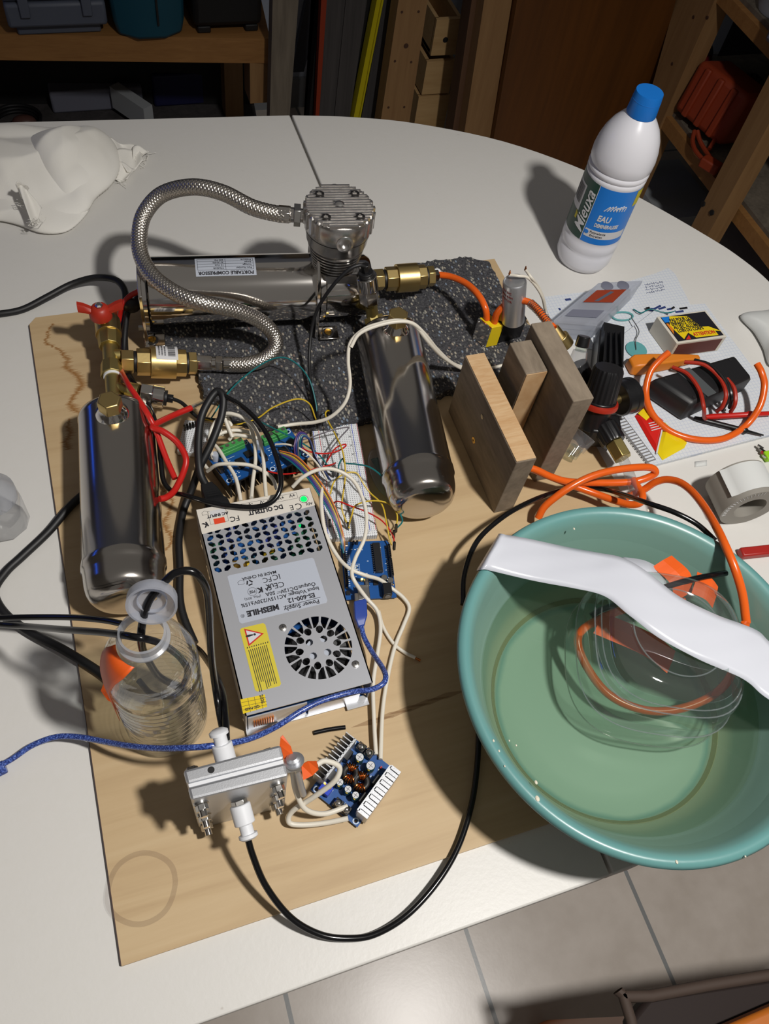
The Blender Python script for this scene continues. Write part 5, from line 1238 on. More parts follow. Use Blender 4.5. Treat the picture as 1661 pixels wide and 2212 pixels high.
for i in range(len(g)-1):
    for j in range(8): mb2.face([g[i][j], g[i+1][j], g[i+1][j+1], g[i][j+1]])
mb.bm.free()
mb2.build('tape_band', 'tape_white', solid=.0007, label='wide glossy white tape band stretched from the dish rim over the clear tub', cat='tape')

# ================================================================== WOOD BLOCKS, PUMP, REGULATOR
wd = thing('wooden_block_stand', 'three rough grey-brown wooden boards screwed together on edge beside the green dish', 'wood stand', (.415, .48, ZB))
def block(nm, x0, x1, y0, y1, z1, m, sk=0.0, z0=ZB):
    mb = MB(); mb.rings([[(x0, y0, z0), (x1, y0, z0), (x1, y1, z0), (x0, y1, z0)], [(x0, y0+sk, z1), (x1, y0+sk, z1), (x1, y1+sk, z1), (x0, y1+sk, z1)]])
    return mb.build(nm, m, wd, smooth=False, bevel=.0012)
block('front_board', .3675, .3915, .4075, .559, .103, 'grey_wood')
MB().box((.3795, .4833, .1034), (.0225, .149, .0008)).build('cut_edge', 'end_grain', wd, smooth=False, label='pale freshly cut upper edge')
block('middle_board', .404, .430, .491, .537, .139, 'grey_wood')
MB().box((.417, .4906, .072), (.0245, .0008, .132)).build('cut_edge', 'end_grain', wd, smooth=False, label='pale freshly cut end')
block('rear_board', .4312, .4557, .437, .549, .151, 'grey_wood')
MB().box((.398, .515, .02), (.0125, .03, .03)).build('spacer', 'grey_wood', wd, smooth=False)
for (px, py, big) in ((1042,900,0), (1023,951,1)):
    p = atx(px, py, .3675); MB().lathe([(.0042 if big else .003, 0), (.004 if big else .003, .0005), (.002, .0006)], p, (-1,0,0), 20).build('screw', 'gold' if big else 'steel', wd)
    for dz, dy in ((.0028, .0005), (.0005, .0028)): MB().box((p.x-.0008, p.y, p.z), (.0003, dy, dz)).build('screw_slot', 'ink', wd) if big else None

# mini pump with yellow block
um = at(1100, 730, ZM)
pu = thing('mini_pump', 'mini pump with silver motor, black base and yellow tube block on the rubber mat', 'pump', tuple(um), 0)
c1, c0_ = at(1112, 606, .118), at(1108, 692, .058)
axm = (c1-c0_).normalized()
MB().lathe([(.0142, 0), (.0142, (c1-c0_).length-.002), (.0128, (c1-c0_).length), (.0118, (c1-c0_).length-.0015)], c0_, axm, 40).build('motor_can', 'alu', pu)
af2 = math.atan2(-c0_.y, -c0_.x)
def pw(h, dr=.0003): return lambda p: (c0_+axm*(h+p.y)+Vector((0,0,0)))+Vector(((.0143+dr+p.z)*math.cos(af2-.5+p.x/.0143), (.0143+dr+p.z)*math.sin(af2-.5+p.x/.0143), 0))
for k, tx in enumerate(('12V DC', '5000 RPM', 'MOTOR')): text_mesh(tx, .0042, None, 'dark_red', 'lettering', pu, warp=pw(.052-k*.006))
bx = [at(*p) for p in ((1062,712,.045), (1118,698,.045), (1142,692,.045), (1125,655,.05))]
yb0 = at(1030, 712, .042); 
# yellow block seen corner-on
Y0 = [at(1063,708,.052), at(1088,703,.052), at(1060,680,.052), at(1036,686,.052)]
ex2 = (Y0[1]-Y0[0]).normalized()
MB().rings([[Vector((p.x, p.y, z)) for p in Y0] for z in (ZM+.0005, .052)]).build('tube_block', 'yellow_plastic', pu, smooth=False, bevel=.0008)
s0, s1 = Y0[0], Y0[3]; off = ex2*-.0008
MB().rings([[Vector((p.x, p.y, z)) for p in (s0+off*.2, s1+off*.2, s1+off*2.2, s0+off*2.2)] for z in (ZM+.001, .0515)]).build('side_plate', 'chrome', pu, smooth=False)
for t, z in ((.12, .047), (.88, .047), (.12, .018), (.88, .018)):
    p = lerp(s0, s1, t)+off*2.6; MB().sphere((p.x, p.y, z), .0018, 10, 6).build('screw', 'chrome', pu)
B0 = [at(1089,702,.05), at(1139,688,.05), at(1118,658,.05), at(1066,672,.05)]
MB().rings([[Vector((p.x, p.y, z)) for p in B0] for z in (ZM+.0005, .05)]).build('base_block', 'black_plastic', pu, smooth=False, bevel=.001)
MB().cyl(at(1085,690,.05), at(1090,668,.062), .008).build('gear_cap', 'yellow_plastic', pu)
for p in ((1101,592,.119), (1135,583,.119)): MB().cyl(at(*p), at(p[0]+1,p[1]-8,.126), .0018, .0006, 8).build('terminal', 'copper', pu)

# brass barb and spring hose at rear of the wood block
bf = thing('brass_fitting', 'round brass tube connector behind the rear wooden board', 'fitting', tuple(at(1215, 735, .05)))
MB().cyl(at(1196,708,.1), at(1212,735,.088), .006, .0085, 24).build('barb', 'brass', bf); MB().cyl(at(1208,728,.09), at(1222,748,.08), .011, None, 24).build('nut', 'brass', bf, bevel=.001)

# regulator with gauge, filter bowl and knob
rg = thing('pressure_regulator', 'black air regulator with knob, red ring and side gauge, right of the wooden boards', 'regulator', tuple(at(1300, 940, ZB)))
k0, k1 = at(1294, 868, .062), at(1316, 794, .102)
MB().rings([[ (k0+(k1-k0)*t)+zto(k1-k0).to_3x3() @ Vector((r*(1+.035*math.cos(20*a_))*math.cos(a_), r*(1+.035*math.cos(20*a_))*math.sin(a_), 0)) for a_ in [2*PI*i/80 for i in range(80)]] for t, r in ((.08,.0185),(.5,.018),(.92,.0172),(1.0,.016))]).build('knob', 'black_plastic', rg, ang=60)
MB().cyl(lerp(k0,k1,-.02), lerp(k0,k1,.1), .02).build('collar', 'black_plastic', rg, bevel=.001)
dq = k1-k0
MB().lathe([(.018, -.003), (.0225, -.0028), (.0232, 0), (.0225, .0035), (.018, .004)], k0-dq.normalized()*.002, dq, 40).build('red_ring', 'red_plastic', rg, label='bright red locking ring')
MB().cyl(k0-dq.normalized()*.004, at(1278, 925, .03), .0185, .016, 32).build('body', 'black_plastic', rg, bevel=.0015)
MB().box(at(1300, 930, .028), (.038, .03, .03), Euler((0,0,-.35)).to_matrix()).build('body_block', 'black_plastic', rg, bevel=.003)
g0, g1 = at(1318, 868, .05), at(1372, 850, .048)
MB().cyl(g0, lerp(g0,g1,.35), .006).build('gauge_stem', 'brass', rg)
MB().lathe([(.0195, 0), (.0215, .002), (.0215, .013), (.0225, .014), (.0225, .02), (.02, .0215)], lerp(g0,g1,.32), g1-g0, 48).build('gauge_case', 'black_plastic', rg)
f0, f1 = at(1245, 790, .07), at(1262, 726, .1)
MB().cyl(f0, lerp(f0,f1,.5), .0115, .0085, 28).build('filter_bowl', 'bag', rg)
MB().cyl(lerp(f0,f1,.5), lerp(f0,f1,.66), .0065).build('glass_neck', 'clear', rg)
MB().cyl(lerp(f0,f1,.64), f1, .0082, .0078, 24).build('black_cap', 'black_plastic', rg, bevel=.001)
MB().cyl(at(1268,835,.05), lerp(f0,f1,.02), .015, .0135, 24).build('filter_head', 'black_plastic', rg)
o0, o1 = at(1296, 905, .04), at(1347, 992, .034)
MB().cyl(lerp(o0,o1,0), lerp(o0,o1,.2), .0085, None, 6).build('outlet_hex', 'brass', rg, bevel=.0006)
MB().rings([[lerp(o0,o1,t)+zto(o1-o0).to_3x3() @ Vector((r*(1+.03*math.cos(16*a_))*math.cos(a_), r*(1+.03*math.cos(16*a_))*math.sin(a_), 0)) for a_ in [2*PI*i/64 for i in range(64)]] for t, r in ((.14,.0115),(.2,.0145),(.55,.0145),(.6,.0135))]).build('coupler_sleeve', 'black_plastic', rg)
MB().cyl(lerp(o0,o1,.6), lerp(o0,o1,.98), .0112, None, 6).build('coupler_hex', 'brass_dull', rg, bevel=.0007)
MB().cyl(at(1243,968,.018), at(1266,940,.03), .0115, .0135, 28).build('drain_bowl', 'bag', rg)
MB().cyl(at(1232,985,.016), at(1246,966,.022), .0085).build('drain_cap', 'clear', rg)
MB().tube([at(1344,988,.034), at(1356,1015,.032), at(1368,1050,.034), at(1374,1068,.036)], .0062, 14).build('clear_sleeve', 'bag', rg)
# black ribbed holder next to the regulator
hs_ = thing('black_rack', 'black ribbed plastic rack lying behind the regulator beside the organiser box', 'rack', tuple(at(1318, 760, 0)))
for k in range(5):
    a, b = at(1298+k*11, 712+k*1, .03), at(1290+k*14, 792, .03)
    MB().beam(a+Vector((0,0,-.0145)), b+Vector((0,0,-.0145)), .0022, .028).build('rib', 'black_plastic', hs_)
a, b = at(1321, 712, .012), at(1318, 792, .012); MB().beam(a, b, .028, .02).build('core', 'black_plastic', hs_)

# ================================================================== CLUTTER AT THE RIGHT
def sheet(name, px, z, th, m, lab, cat, **k):
    P = [at(x, y, z) for x, y in px]; return MB().prism([(p.x, p.y) for p in P], z, z+th).build(name, m, None, smooth=False, label=lab, cat=cat, **k)
pa = sheet('graph_paper', ((1172,642),(1290,628),(1418,590),(1443,579),(1458,592),(1500,676),(1300,760),(1205,740)), .0003, .0005, 'paper', 'sheet of squared paper with blue handwriting under the organiser box', 'paper')
pa_ = pa
random.seed(21); mb = MB()
for r_ in range(4):
    for k in range(9):
        x, y = 1392+k*4.5+r_*1.5, 616+r_*5.5-k*.7
        mb.tube([at(x, y+random.uniform(-2,2), .0011), at(x+1.8, y-2+random.uniform(-1.5,1.5), .0011), at(x+3.4, y+random.uniform(-2,2), .0011)], .00028, 4, 2)
mb.build('handwriting', 'navy_wire', pa)
mb = MB(); mb.box(at(1227,647,.001), (.009, .004, .0003)).box(at(1209,668,.001), (.003, .004, .0003)); mb.build('ink_mark', 'navy_wire', pa)
nb = thing('notebook', 'squared notepad with punched left edge lying under multimeter and matchbox', 'notebook', tuple(at(1500, 860, 0)))
mb = MB(); mb.prism([tuple(at(x, y, .001).to_2d()) for x, y in ((1312,890),(1300,760),(1420,668),(1520,660),(1720,928),(1404,1010))], .0008, .005); mb.build('page_block', 'paper', nb, smooth=False)
mb = MB()
for k in range(20):
    t = k/19; a = at(1312+t*86, 886+t*112, .0053); b = at(1332+t*84, 880+t*112, .0053)
    mb.beam(a, b, .0016, .0004); 
    if k: mb.beam(lerp(pa0, a, 0), a, .0005, .0004); mb.beam(pb0, b, .0005, .0004)
    pa0, pb0 = a, b
mb.build('punched_edge', 'mesh_grey', nb, smooth=False)
# organiser box
T4 = [at(x, y, .034) for x, y in ((1293,610),(1389,605),(1290,702),(1192,694))]
ob = thing('organiser_box', 'translucent plastic organiser box with an orange and black card under its lid', 'box', tuple(at(1290, 680, 0)))
T4 = [T4[0], T4[1], T4[2], T4[3]]; cen = sum(T4, Vector())/4
def inset(k, z): return [Vector((cen.x+(p.x-cen.x)*k, cen.y+(p.y-cen.y)*k, z)) for p in T4]
mb = MB(); mb.rings([inset(.93,.0015), inset(.97,.02), inset(.97,.024)], True, False); mb.build('base', 'frost', ob, smooth=False)
mb = MB(); mb.rings([inset(1.0,.023), inset(1.0,.032), inset(.97,.034), inset(.86,.034), inset(.84,.0325)], False, True); mb.build('lid', 'frost_lid', ob, smooth=False)
def inb(u, v, z): p = lerp(lerp(T4[3], T4[2], u), lerp(T4[0], T4[1], u), v); return Vector((p.x, p.y, z))
MB().rings([[inb(.18,.48,z), inb(.84,.48,z), inb(.84,.78,z), inb(.18,.78,z)] for z in (.0343,.0346)]).build('card', 'orange_case', ob, smooth=False)
MB().rings([[inb(.40,.5,z), inb(.50,.5,z), inb(.62,.72,z), inb(.52,.74,z)] for z in (.0347,.0349)]).build('card_print', 'case_grey', ob, smooth=False)
MB().rings([[inb(.14,.14,z), inb(.84,.14,z), inb(.84,.3,z), inb(.14,.3,z)] for z in (.0343,.0345)]).build('dark_compartment', 'lid_grey', ob, smooth=False)
for u in (.3, .66): MB().lathe([(.0085,0),(.0075,.0004)], inb(u,.89,.0344), n=24).build('lid_dimple', 'lid_grey', ob)
for v_ in (.36, .7): MB().beam(inb(.04,v_,.014), inb(.96,v_,.014), .0012, .022).build('divider', 'frost', ob)
# matchbox
tq = [at(x, y, .033) for x, y in ((1419,684),(1524,670),(1570,727),(1462,742))]
mx = thing('matchbox', 'large matchbox with yellow and black printed top and brown striking side', 'matchbox', tuple(at(1490, 740, .005)))
MB().rings([[Vector((p.x, p.y, z)) for p in tq] for z in (.0055, .033)]).build('sleeve', 'match_box', mx, smooth=False, bevel=.0006)
def mq(u, v, z=.0332): p = lerp(lerp(tq[3], tq[2], u), lerp(tq[0], tq[1], u), v); return Vector((p.x, p.y, z))
def mpoly(uv, z, m, nm, par): mb = MB(); mb.rings([[mq(u, v, zz) for u, v in uv] for zz in (z, z+.0002)]); return mb.build(nm, m, par, smooth=False)
tp_ = mpoly(((.05,.06),(.96,.06),(.96,.95),(.05,.95)), .0331, 'can_dark', 'printed_top', mx)
mpoly(((.06,.75),(.25,.75),(.25,.94),(.06,.94)), .0334, 'label_blue', 'blue_patch', tp_)
mpoly(((.18,.1),(.34,.3),(.42,.1),(.86,.08),(.86,.24),(.97,.2),(.8,.42),(.66,.44),(.56,.86),(.22,.94),(.1,.6)), .0336, 'yellow_plastic', 'yellow_shape', tp_)
mpoly(((.2,.07),(.32,.22),(.3,.07)), .0339, 'red_ink', 'red_patch', tp_); mpoly(((.06,.3),(.12,.5),(.1,.7),(.06,.7)), .0338, 'orange_plastic', 'orange_patch', tp_)
ud = (tq[2]-tq[3]).normalized(); vd = (tq[0]-tq[3]).normalized()
for k, tx in enumerate(('PAS POUR LES', 'ENFANTS TENIR', 'AU SEC ALLUMER', 'LOIN DU CORPS')):
    o = mq(.38+.015*k, .78-k*.13, .0341); text_mesh(tx, .0085, planeM(o, ud, vd) @ Matrix.Diagonal((.62, 1, 1, 1)), 'ink', 'lettering', tp_, bold=.0002)
text_mesh('ATTENTION', .0085, planeM(mq(.62,.2,.0341), ud, vd) @ Matrix.Diagonal((.7, 1, 1, 1)), 'red_ink', 'lettering', tp_, bold=.0002)
nn_ = Vector((ud.y, -ud.x, 0)); sm = [lerp(tq[3], tq[2], .05), lerp(tq[3], tq[2], .93)]
MB().beam(Vector((sm[0].x, sm[0].y, .019))+nn_*.0003, Vector((sm[1].x, sm[1].y, .019))+nn_*.0003, .0006, .022).build('striking_strip', 'match_side', mx)
# multimeter with leads
qd = [at(x, y, .038) for x, y in ((1414,816),(1588,766),(1625,812),(1497,872))]
mm = thing('multimeter', 'black multimeter lying face down with red and black leads wound round it', 'multimeter', tuple(at(1520, 840, .006)))
cq = sum(qd, Vector())/4
MB().rings([[Vector((cq.x+(p.x-cq.x)*k, cq.y+(p.y-cq.y)*k, z)) for p in qd] for z, k in ((.006,1.06),(.03,1.06),(.038,.97))]).build('body', 'multi_black', mm, bevel=.004)
lo4 = [lerp(qd[0],qd[1],.26), lerp(qd[0],qd[1],.42), lerp(qd[3],qd[2],.38), lerp(qd[3],qd[2],.24)]
mb = MB(); mb.rings([[Vector((p.x, p.y, z)) for p in lo4] for z in (.0381,.0388)]); mb.build('grey_panel', 'lcd', mm, smooth=False)
for u, v_ in ((.08,.12), (.1,.86), (.9,.15)): p = lerp(lerp(qd[0],qd[1],u), lerp(qd[3],qd[2],u), v_); MB().lathe([(.0022,0),(.002,.0006)], (p.x,p.y,.0381), n=14).build('case_screw', 'black_matte', mm)
for pts, lab_m in ((((1452,793,.040),(1485,808,.044),(1510,842,.044),(1520,880,.04),(1521,900,.02),(1524,905,.012)), 'red_plastic'), (((1478,782,.04),(1520,788,.046),(1553,815,.046),(1568,850,.044),(1560,878,.03),(1548,888,.018)), 'red_plastic'), (((1570,818,.042),(1586,840,.042),(1588,870,.034),(1578,890,.016)), 'red_plastic'),
                   (((1500,778,.04),(1535,790,.048),(1566,825,.047),(1572,860,.04),(1560,885,.016)), 'black_plastic'), (((1540,800,.046),(1568,822,.046),(1580,856,.04),(1576,880,.016)), 'black_plastic')):
    MB().tube([at(*p) for p in pts], .0026, 8).build('lead', {'red_plastic': 'dk_probe', 'black_plastic': 'black_plastic'}[lab_m] if False else ('dark_red' if False else ('probe_red' if lab_m == 'red_plastic' else 'black_plastic')) if lab_m in M and 'probe_red' in M else 'red_plastic' if lab_m == 'red_plastic' else 'black_plastic', mm)
MB().lathe([(.0028,0),(.0038,.01),(.0036,.06),(.0048,.062),(.0048,.066),(.0032,.07),(.003,.095)], at(1522,901,.012), at(1661,893,.012)-at(1522,901,.012), 14).build('test_probe', 'red_wire', label='red multimeter test probe lying at the right edge of the notebook', cat='test probe')
MB().lathe([(.0026,0),(.0036,.01),(.0034,.06),(.005,.062),(.005,.066),(.002,.07),(.001,.09)], at(1500,903,.0095), at(1640,938,.0095)-at(1500,903,.0095), 14).build('test_probe', 'black_plastic', label='black multimeter test probe lying below the red one', cat='test probe')
cable('orange_tube', 'loose orange tube bent in an open ring around the multimeter', 'tube', ((1444,762,.05),(1425,778,.045),(1404,805,.035),(1395,850,.02),(1408,893,.013),(1445,930,.0095),(1500,949,.0092),(1560,948,.0092),(1608,922,.012),(1640,880,.03),(1651,835,.045),(1645,805,.055),(1635,786,.058)), .0043, 'orange_tube', n=14)
# orange handle
a, b = at(1358, 792, .012), at(1532, 771, .012); d = (b-a).normalized(); s_ = Vector((-d.y, d.x, 0))
MB().rings([[a+d*(L_)+s_*w_+Vector((0,0,h0)), a+d*L_-s_*w_+Vector((0,0,h0)), a+d*L_-s_*w_*.8+Vector((0,0,h1)), a+d*L_+s_*w_*.8+Vector((0,0,h1))] for L_, w_, h0, h1 in ((0,.009,-.006,.008), (.008,.0125,-.006,.012), (.03,.0115,-.006,.011), (.055,.0095,-.006,.009), (.09,.006,-.004,.006), (.105,.004,-.002,.004))]).build('hand_tool', 'orange_plastic', bevel=.002, label='matte orange tapered tool handle between teal disc and multimeter', cat='tool')
p = at(1374, 756, .006); MB().lathe([(.0145,0),(.0145,.0012)], p, n=36).build('plastic_disc', 'teal_disc', label='small round teal disc on the squared paper left of the matchbox', cat='disc')
MB().tube([at(*q) for q in ((1374,756,.008),(1373,735,.009),(1380,715,.01),(1366,690,.009),(1363,686,.008))], .0007, 6).build('bent_wire', 'steel', label='thin bent wire standing from the small teal disc', cat='wire')
MB().tube([at(1345+22*math.cos(a_), 683+9*math.sin(a_), .003) for a_ in [i*PI/5 for i in range(10)]], .0012, 8, 4, closed=True).build('plastic_ring', 'teal_disc', label='pale teal plastic ring beside the organiser box', cat='ring')
random.seed(31)
jt = thing('jumper_bundle', 'small bundle of dark jumper connectors behind the matchbox', 'wires', tuple(at(1420, 672, .001)))
for k in range(9):
    x, y = 1395+k*9, 672+random.uniform(-5, 4); a = at(x, y, .004); MB().beam(a, a+Vector((random.uniform(.004,.014), random.uniform(-.006,.008), .001)), .0028, .003).build('connector', random.choice(['black_plastic','navy_wire','teal_wire','case_grey']), jt)
MB().tube([at(*q) for q in ((1368,668,.003),(1385,676,.006),(1405,668,.006),(1440,676,.006),(1470,668,.003))], .0009, 6).build('wire', 'teal_wire', jt)
# sauce packet
def sq4(pts, z0, z1, m, nm, par):
    P = [at(x, y, z0) for x, y in pts]; cq = sum(P, Vector())/len(P); mb = MB(); mb.rings([P, [lerp(p, cq, .25)+Vector((0,0,z1-z0)) for p in P]]); return mb.build(nm, m, par)
pk = thing('sauce_packet', 'small red and yellow foil packet lying on the notebook below the gauge', 'packet', tuple(at(1425, 935, .0053)))
sq4(((1371,899),(1393,877),(1433,908),(1431,922),(1417,978),(1400,950)), .0056, .0095, 'packet_red', 'red_half', pk)
sq4(((1436,912),(1484,956),(1478,968),(1431,994),(1420,978)), .0056, .0092, 'packet_yellow', 'yellow_half', pk)
MB().beam(at(1434,910,.0075), at(1418,980,.0075), .0018, .0012).build('divider_line', 'label_white', pk); sq4(((1378,893),(1392,880),(1409,896),(1396,908)), .0098, .0102, 'yellow_plastic', 'yellow_mark', pk)
for k in range(4): MB().beam(at(1401+k*2,915+k*5,.0102), at(1424+k*1.5,909+k*5,.0102), .0012, .0003).build('lettering', 'label_white', pk)
# tape roll on its rim
c0 = at(1620, 1098, .0345); c0.z = .0345
rl = thing('label_roll', 'grey roll of labels standing on its rim at the right picture edge', 'roll', (c0.x, c0.y+.02, 0))
axr = Vector((.12, 1, 0)).normalized()
MB().lathe([(.019, 0), (.0345, 0), (.0345, .044), (.019, .044)], c0, axr, 80, closed=True).build('roll', 'roll_grey', rl)
mb = MB(); sdr = axr.cross(Vector((0,0,1))).normalized()
mb.grid(lambda u, v: c0+axr*(.006+.036*v)+(Vector((0,0,1))*math.cos(-1.0+1.7*u)+sdr*math.sin(-1.0+1.7*u))*(.0351+(.003*(1-u/.1) if u < .1 else 0)), 20, 1)
mb.build('white_label', 'foam', rl)
mb = MB()
for k in range(16):
    a_ = -1.9+k*.13; dvv = Vector((0,0,1))*math.cos(a_)+sdr*math.sin(a_); mb.beam(c0-axr*.0003+dvv*.028, c0-axr*.0003+dvv*.033, .0005, .0003, up=(0,1,0))
mb.build('rim_marks', 'label_white', rl)
# odds and ends at the edge
MB().beam(at(1598,1196,.006), at(1700,1185,.006), .012, .01).build('red_tool', 'paint_red', bevel=.002, label='dark red flat tool handle behind the dish at the right edge', cat='tool')
p = at(1652, 972, .004)
ky = thing('keyring', 'bunch of small metal bits with a bright green tag at the right edge', 'keyring', tuple(p))
MB().box(at(1660,985,.006), (.012, .012, .008)).build('green_tag', 'green_box', ky, bevel=.001)
for k in range(4): MB().beam(at(1636+k*4,962+k*7,.006), at(1648+k*4,970+k*7,.007), .003, .003).build('metal_piece', ['steel','chrome_dark','paint_red','steel'][k], ky)
def blob(name, pxs, h, m, lab, cat, seed, fr=3, base_=0.0006, n=72, m_=14, amp=.18):
    P = [at(x, y, base_) for x, y in pxs]; c = sum(P, Vector())/len(P); O = crom(P, 6, True); n = len(O); random.seed(seed)
    wv = [(random.uniform(0, 2*PI), random.uniform(14, 60), random.uniform(0, 2*PI)) for _ in range(7)]
    def H(p, t):
        s_ = 0
        for q_, (a_, f_, ph) in enumerate(wv):
            d_ = (p.x*math.cos(a_)+p.y*math.sin(a_))*f_+ph+1.2*math.sin((p.x*math.sin(a_)-p.y*math.cos(a_))*f_*.35); s_ += (1-abs(((d_/PI) % 2)-1)*1.0)*(.7 if q_ < 3 else .3)
        s_ /= 3.3
        return base_+h*(1-t**3)**.6*(.6+amp*2.4*(s_-.4))
    rs = []
    for j in range(m_+1):
        t = 1-j/m_; t = max(t, .01); rs.append([Vector((lerp(c, o, t).x, lerp(c, o, t).y, H(lerp(c, o, t), t) if j else base_)) for o in O])
    mb = MB(); mb.rings(rs); return mb
blob('x', ((1592,684),(1640,676),(1700,680),(1705,790),(1661,800),(1645,760),(1622,720)), .03, '', '', '', 5).build('crumpled_paper', 'foam', sub=1, label='crumpled white paper at the right table edge beside the matchbox', cat='paper')
MB().grid(lambda u, v: at(1501+26*u, 997-3*u+12*v, .0006+.002*u*(1-v)), 4, 2).build('paper_scrap', 'foam', solid=.0003, label='tiny white paper scrap left of the label roll', cat='paper')

# ---- white cloth at the far left
ct = thing('cotton_cloth', 'crumpled off-white cotton rag with frayed edges at the far left of the table', 'cloth', tuple(at(110, 400, 0)))
b_ = blob('x', ((-90,330),(-30,296),(40,286),(110,286),(180,292),(235,306),(262,335),(268,372),(250,410),(215,440),(190,470),(120,490),(60,482),(0,468),(-60,460),(-100,400)), .05, '', '', '', 12, amp=.62, m_=26)
b_.build('main_fold', 'cloth', ct, sub=1)
blob('x', ((-90,400),(0,440),(60,470),(140,478),(205,452),(190,478),(150,508),(92,512),(40,494),(0,484),(-80,470)), .022, '', '', '', 3, amp=.4, m_=10).build('lower_fold', 'cloth', ct, sub=1)
blob('x', ((50,322),(110,300),(190,304),(246,322),(258,372),(215,430),(150,452),(95,420),(60,380)), .066, '', '', '', 29, amp=.5, m_=16).build('upper_fold', 'cloth', ct, sub=1)
random.seed(14)
for (x0, y0, x1, y1, x2, y2, x3, y3, h_) in ((140,296,165,272,182,300,170,318,.02), (196,300,222,284,250,312,225,330,.018), (228,300,262,306,292,318,270,345,.014), (240,330,300,318,310,352,275,372,.012), (252,352,290,360,276,392,250,388,.008), (36,396,56,404,92,455,70,488,.05), (34,400,52,392,64,412,46,430,.056), (286,318,322,322,312,338,288,346,.01)):
    f = lambda u, v: lerp(lerp(at(x0,y0,h_), at(x1,y1,h_), u), lerp(at(x3,y3,h_*.5), at(x2,y2,h_*.5), u), v)+Vector((0,0,.004*math.sin(5*u+3*v)))
    MB().grid(f, 10, 10).build('frayed_flap', 'cloth', ct, solid=.0008)
mb = MB()
for k in range(40):
    x, y = random.choice(((316,330),(306,345),(258,392),(66,480),(40,436),(90,470),(300,336)));
    a = at(x+random.uniform(-8,8), y+random.uniform(-7,7), .006 if x > 200 else .03); mb.tube([a, a+Vector((random.uniform(-.006,.008), random.uniform(-.007,.005), random.uniform(-.002,.003))), a+Vector((random.uniform(-.008,.012), random.uniform(-.01,.008), -.003))], .0003, 4, 3)
mb.build('loose_threads', 'cloth', ct, kind='stuff')
# ---- clear bottle at left edge
g_ = at(14, 1132, 0); gb = thing('small_bottle', 'small empty clear plastic bottle cut off by the left picture edge', 'bottle', tuple(g_))
MB().lathe([(.014,.001),(.021,.001),(.0245,.006),(.0245,.045),(.022,.06),(.013,.075),(.011,.09)], g_, n=10, cap1=False).build('body', 'bag', gb)
MB().lathe([(.0225,.05),(.0225,.062),(.0145,.075),(.0145,.085)], g_, n=24, cap0=False, cap1=False).build('sleeve', 'frost', gb)

# ================================================================== CABLES AND TUBES
H = .0035
cable('power_cable', 'thick black cord arching from the left picture edge behind the red valve handle', 'cable', ((-60,684,H),(0,678,H),(50,668,H),(105,640,.008),(155,614,.012),(205,600,.02),(245,603,.028),(266,620,.032),(272,650,.03),(268,700,.02),(270,760,.012),(272,800,.009),(285,825,.009)), .0042, 'black_rubber')
cable('power_cable', 'thick black cord looping under the left air tank to the clear bottle', 'cable', ((190,1060,.009),(150,1095,.009),(105,1148,.006),(50,1200,.005),(12,1236,.005),(-12,1278,.005),(8,1322,.006),(60,1363,.006),(140,1405,.009),(226,1460,.009),(262,1500,.009)), .0045, 'black_rubber')
cable('mains_cable', 'thick black mains cord rising from the plug and running down between tank and power supply', 'cable', ((447,1052,.034),(432,1020,.045),(428,965,.055),(434,905,.066),(452,865,.075),(470,845,.08),(482,860,.078),(478,900,.068),(458,955,.055),(432,1008,.04),(414,1058,.02),(396,1104,.0095),(386,1164,.009),(388,1227,.009),(388,1290,.009),(397,1335,.009),(420,1390,.009)), .0042, 'black_rubber', n=12)
cable('signal_cable', 'thin black cable arching in a wide loop over the motor driver boards', 'cable', ((283,821,.03),(306,846,.035),(329,892,.05),(342,945,.05),(348,1000,.045),(354,1040,.04),(374,1063,.04),(400,1070,.05),(436,1081,.055),(490,1092,.056),(555,1095,.058),(592,1080,.062),(607,1045,.068),(599,995,.074),(580,945,.078),(555,908,.08),(521,876,.08),(490,858,.08),(474,848,.08)), .0027, 'black_hose', n=10)
cable('signal_cable', 'thin black cable from the lying pressure sensor to the motor driver boards', 'cable', ((372,861,.04),(392,870,.03),(412,888,.015),(430,902,.012),(470,908,.02),(520,915,.03),(560,930,.034)), .0022, 'black_rubber')
cable('signal_cable', 'thin black cable dropping from the upright pressure sensor to the breadboard', 'cable', ((789,576,.132),(775,573,.135),(750,585,.13),(715,622,.11),(685,670,.08),(672,720,.055),(668,780,.035),(672,840,.025),(680,890,.02),(686,915,.018)), .0021, 'black_rubber')
cable('motor_wire', 'black wire bundled with red ones behind the red-handled valve', 'wire', ((300,640,.05),(278,668,.04),(270,715,.03),(268,762,.02),(272,800,.018),(285,825,.03)), .0034, 'black_rubber')
cable('motor_wire', 'long red wire from compressor crossing behind the brass manifold to the left tank', 'wire', ((302,628,.06),(280,640,.055),(264,660,.048),(257,690,.03),(251,720,.018),(248,757,.015),(256,789,.03),(274,826,.068),(297,860,.072),(322,900,.07),(338,934,.06),(359,990,.05),(378,1034,.045)), .0032, 'red_wire')
cable('motor_wire', 'red wire with crimped end looping beside the left air tank', 'wire', ((413,881,.045),(375,897,.05),(340,914,.062),(330,924,.066),(352,932,.066),(382,955,.06),(401,988,.055),(397,1018,.05),(378,1058,.05),(360,1074,.055),(345,1078,.058)), .0034, 'red_wire')
cr = thing('crimp_terminal', 'silver crimped wire end lying over the mat edge near the driver boards', 'terminal', tuple(at(430, 872, ZB)))
MB().tube([at(412,881,.045), at(425,875,.043), at(445,866,.04)], .0026, 10).build('sleeve', 'bag', cr); MB().tube([at(412,881,.045), at(450,864,.04)], .0014, 8, raw=True).build('strands', 'steel', cr)
MB().sphere(at(284, 660, .045), (.011, .009, .009), 14, 10).build('wire_grommet', 'black_rubber', label='black rubber knot of wires behind the compressor end bracket', cat='grommet')
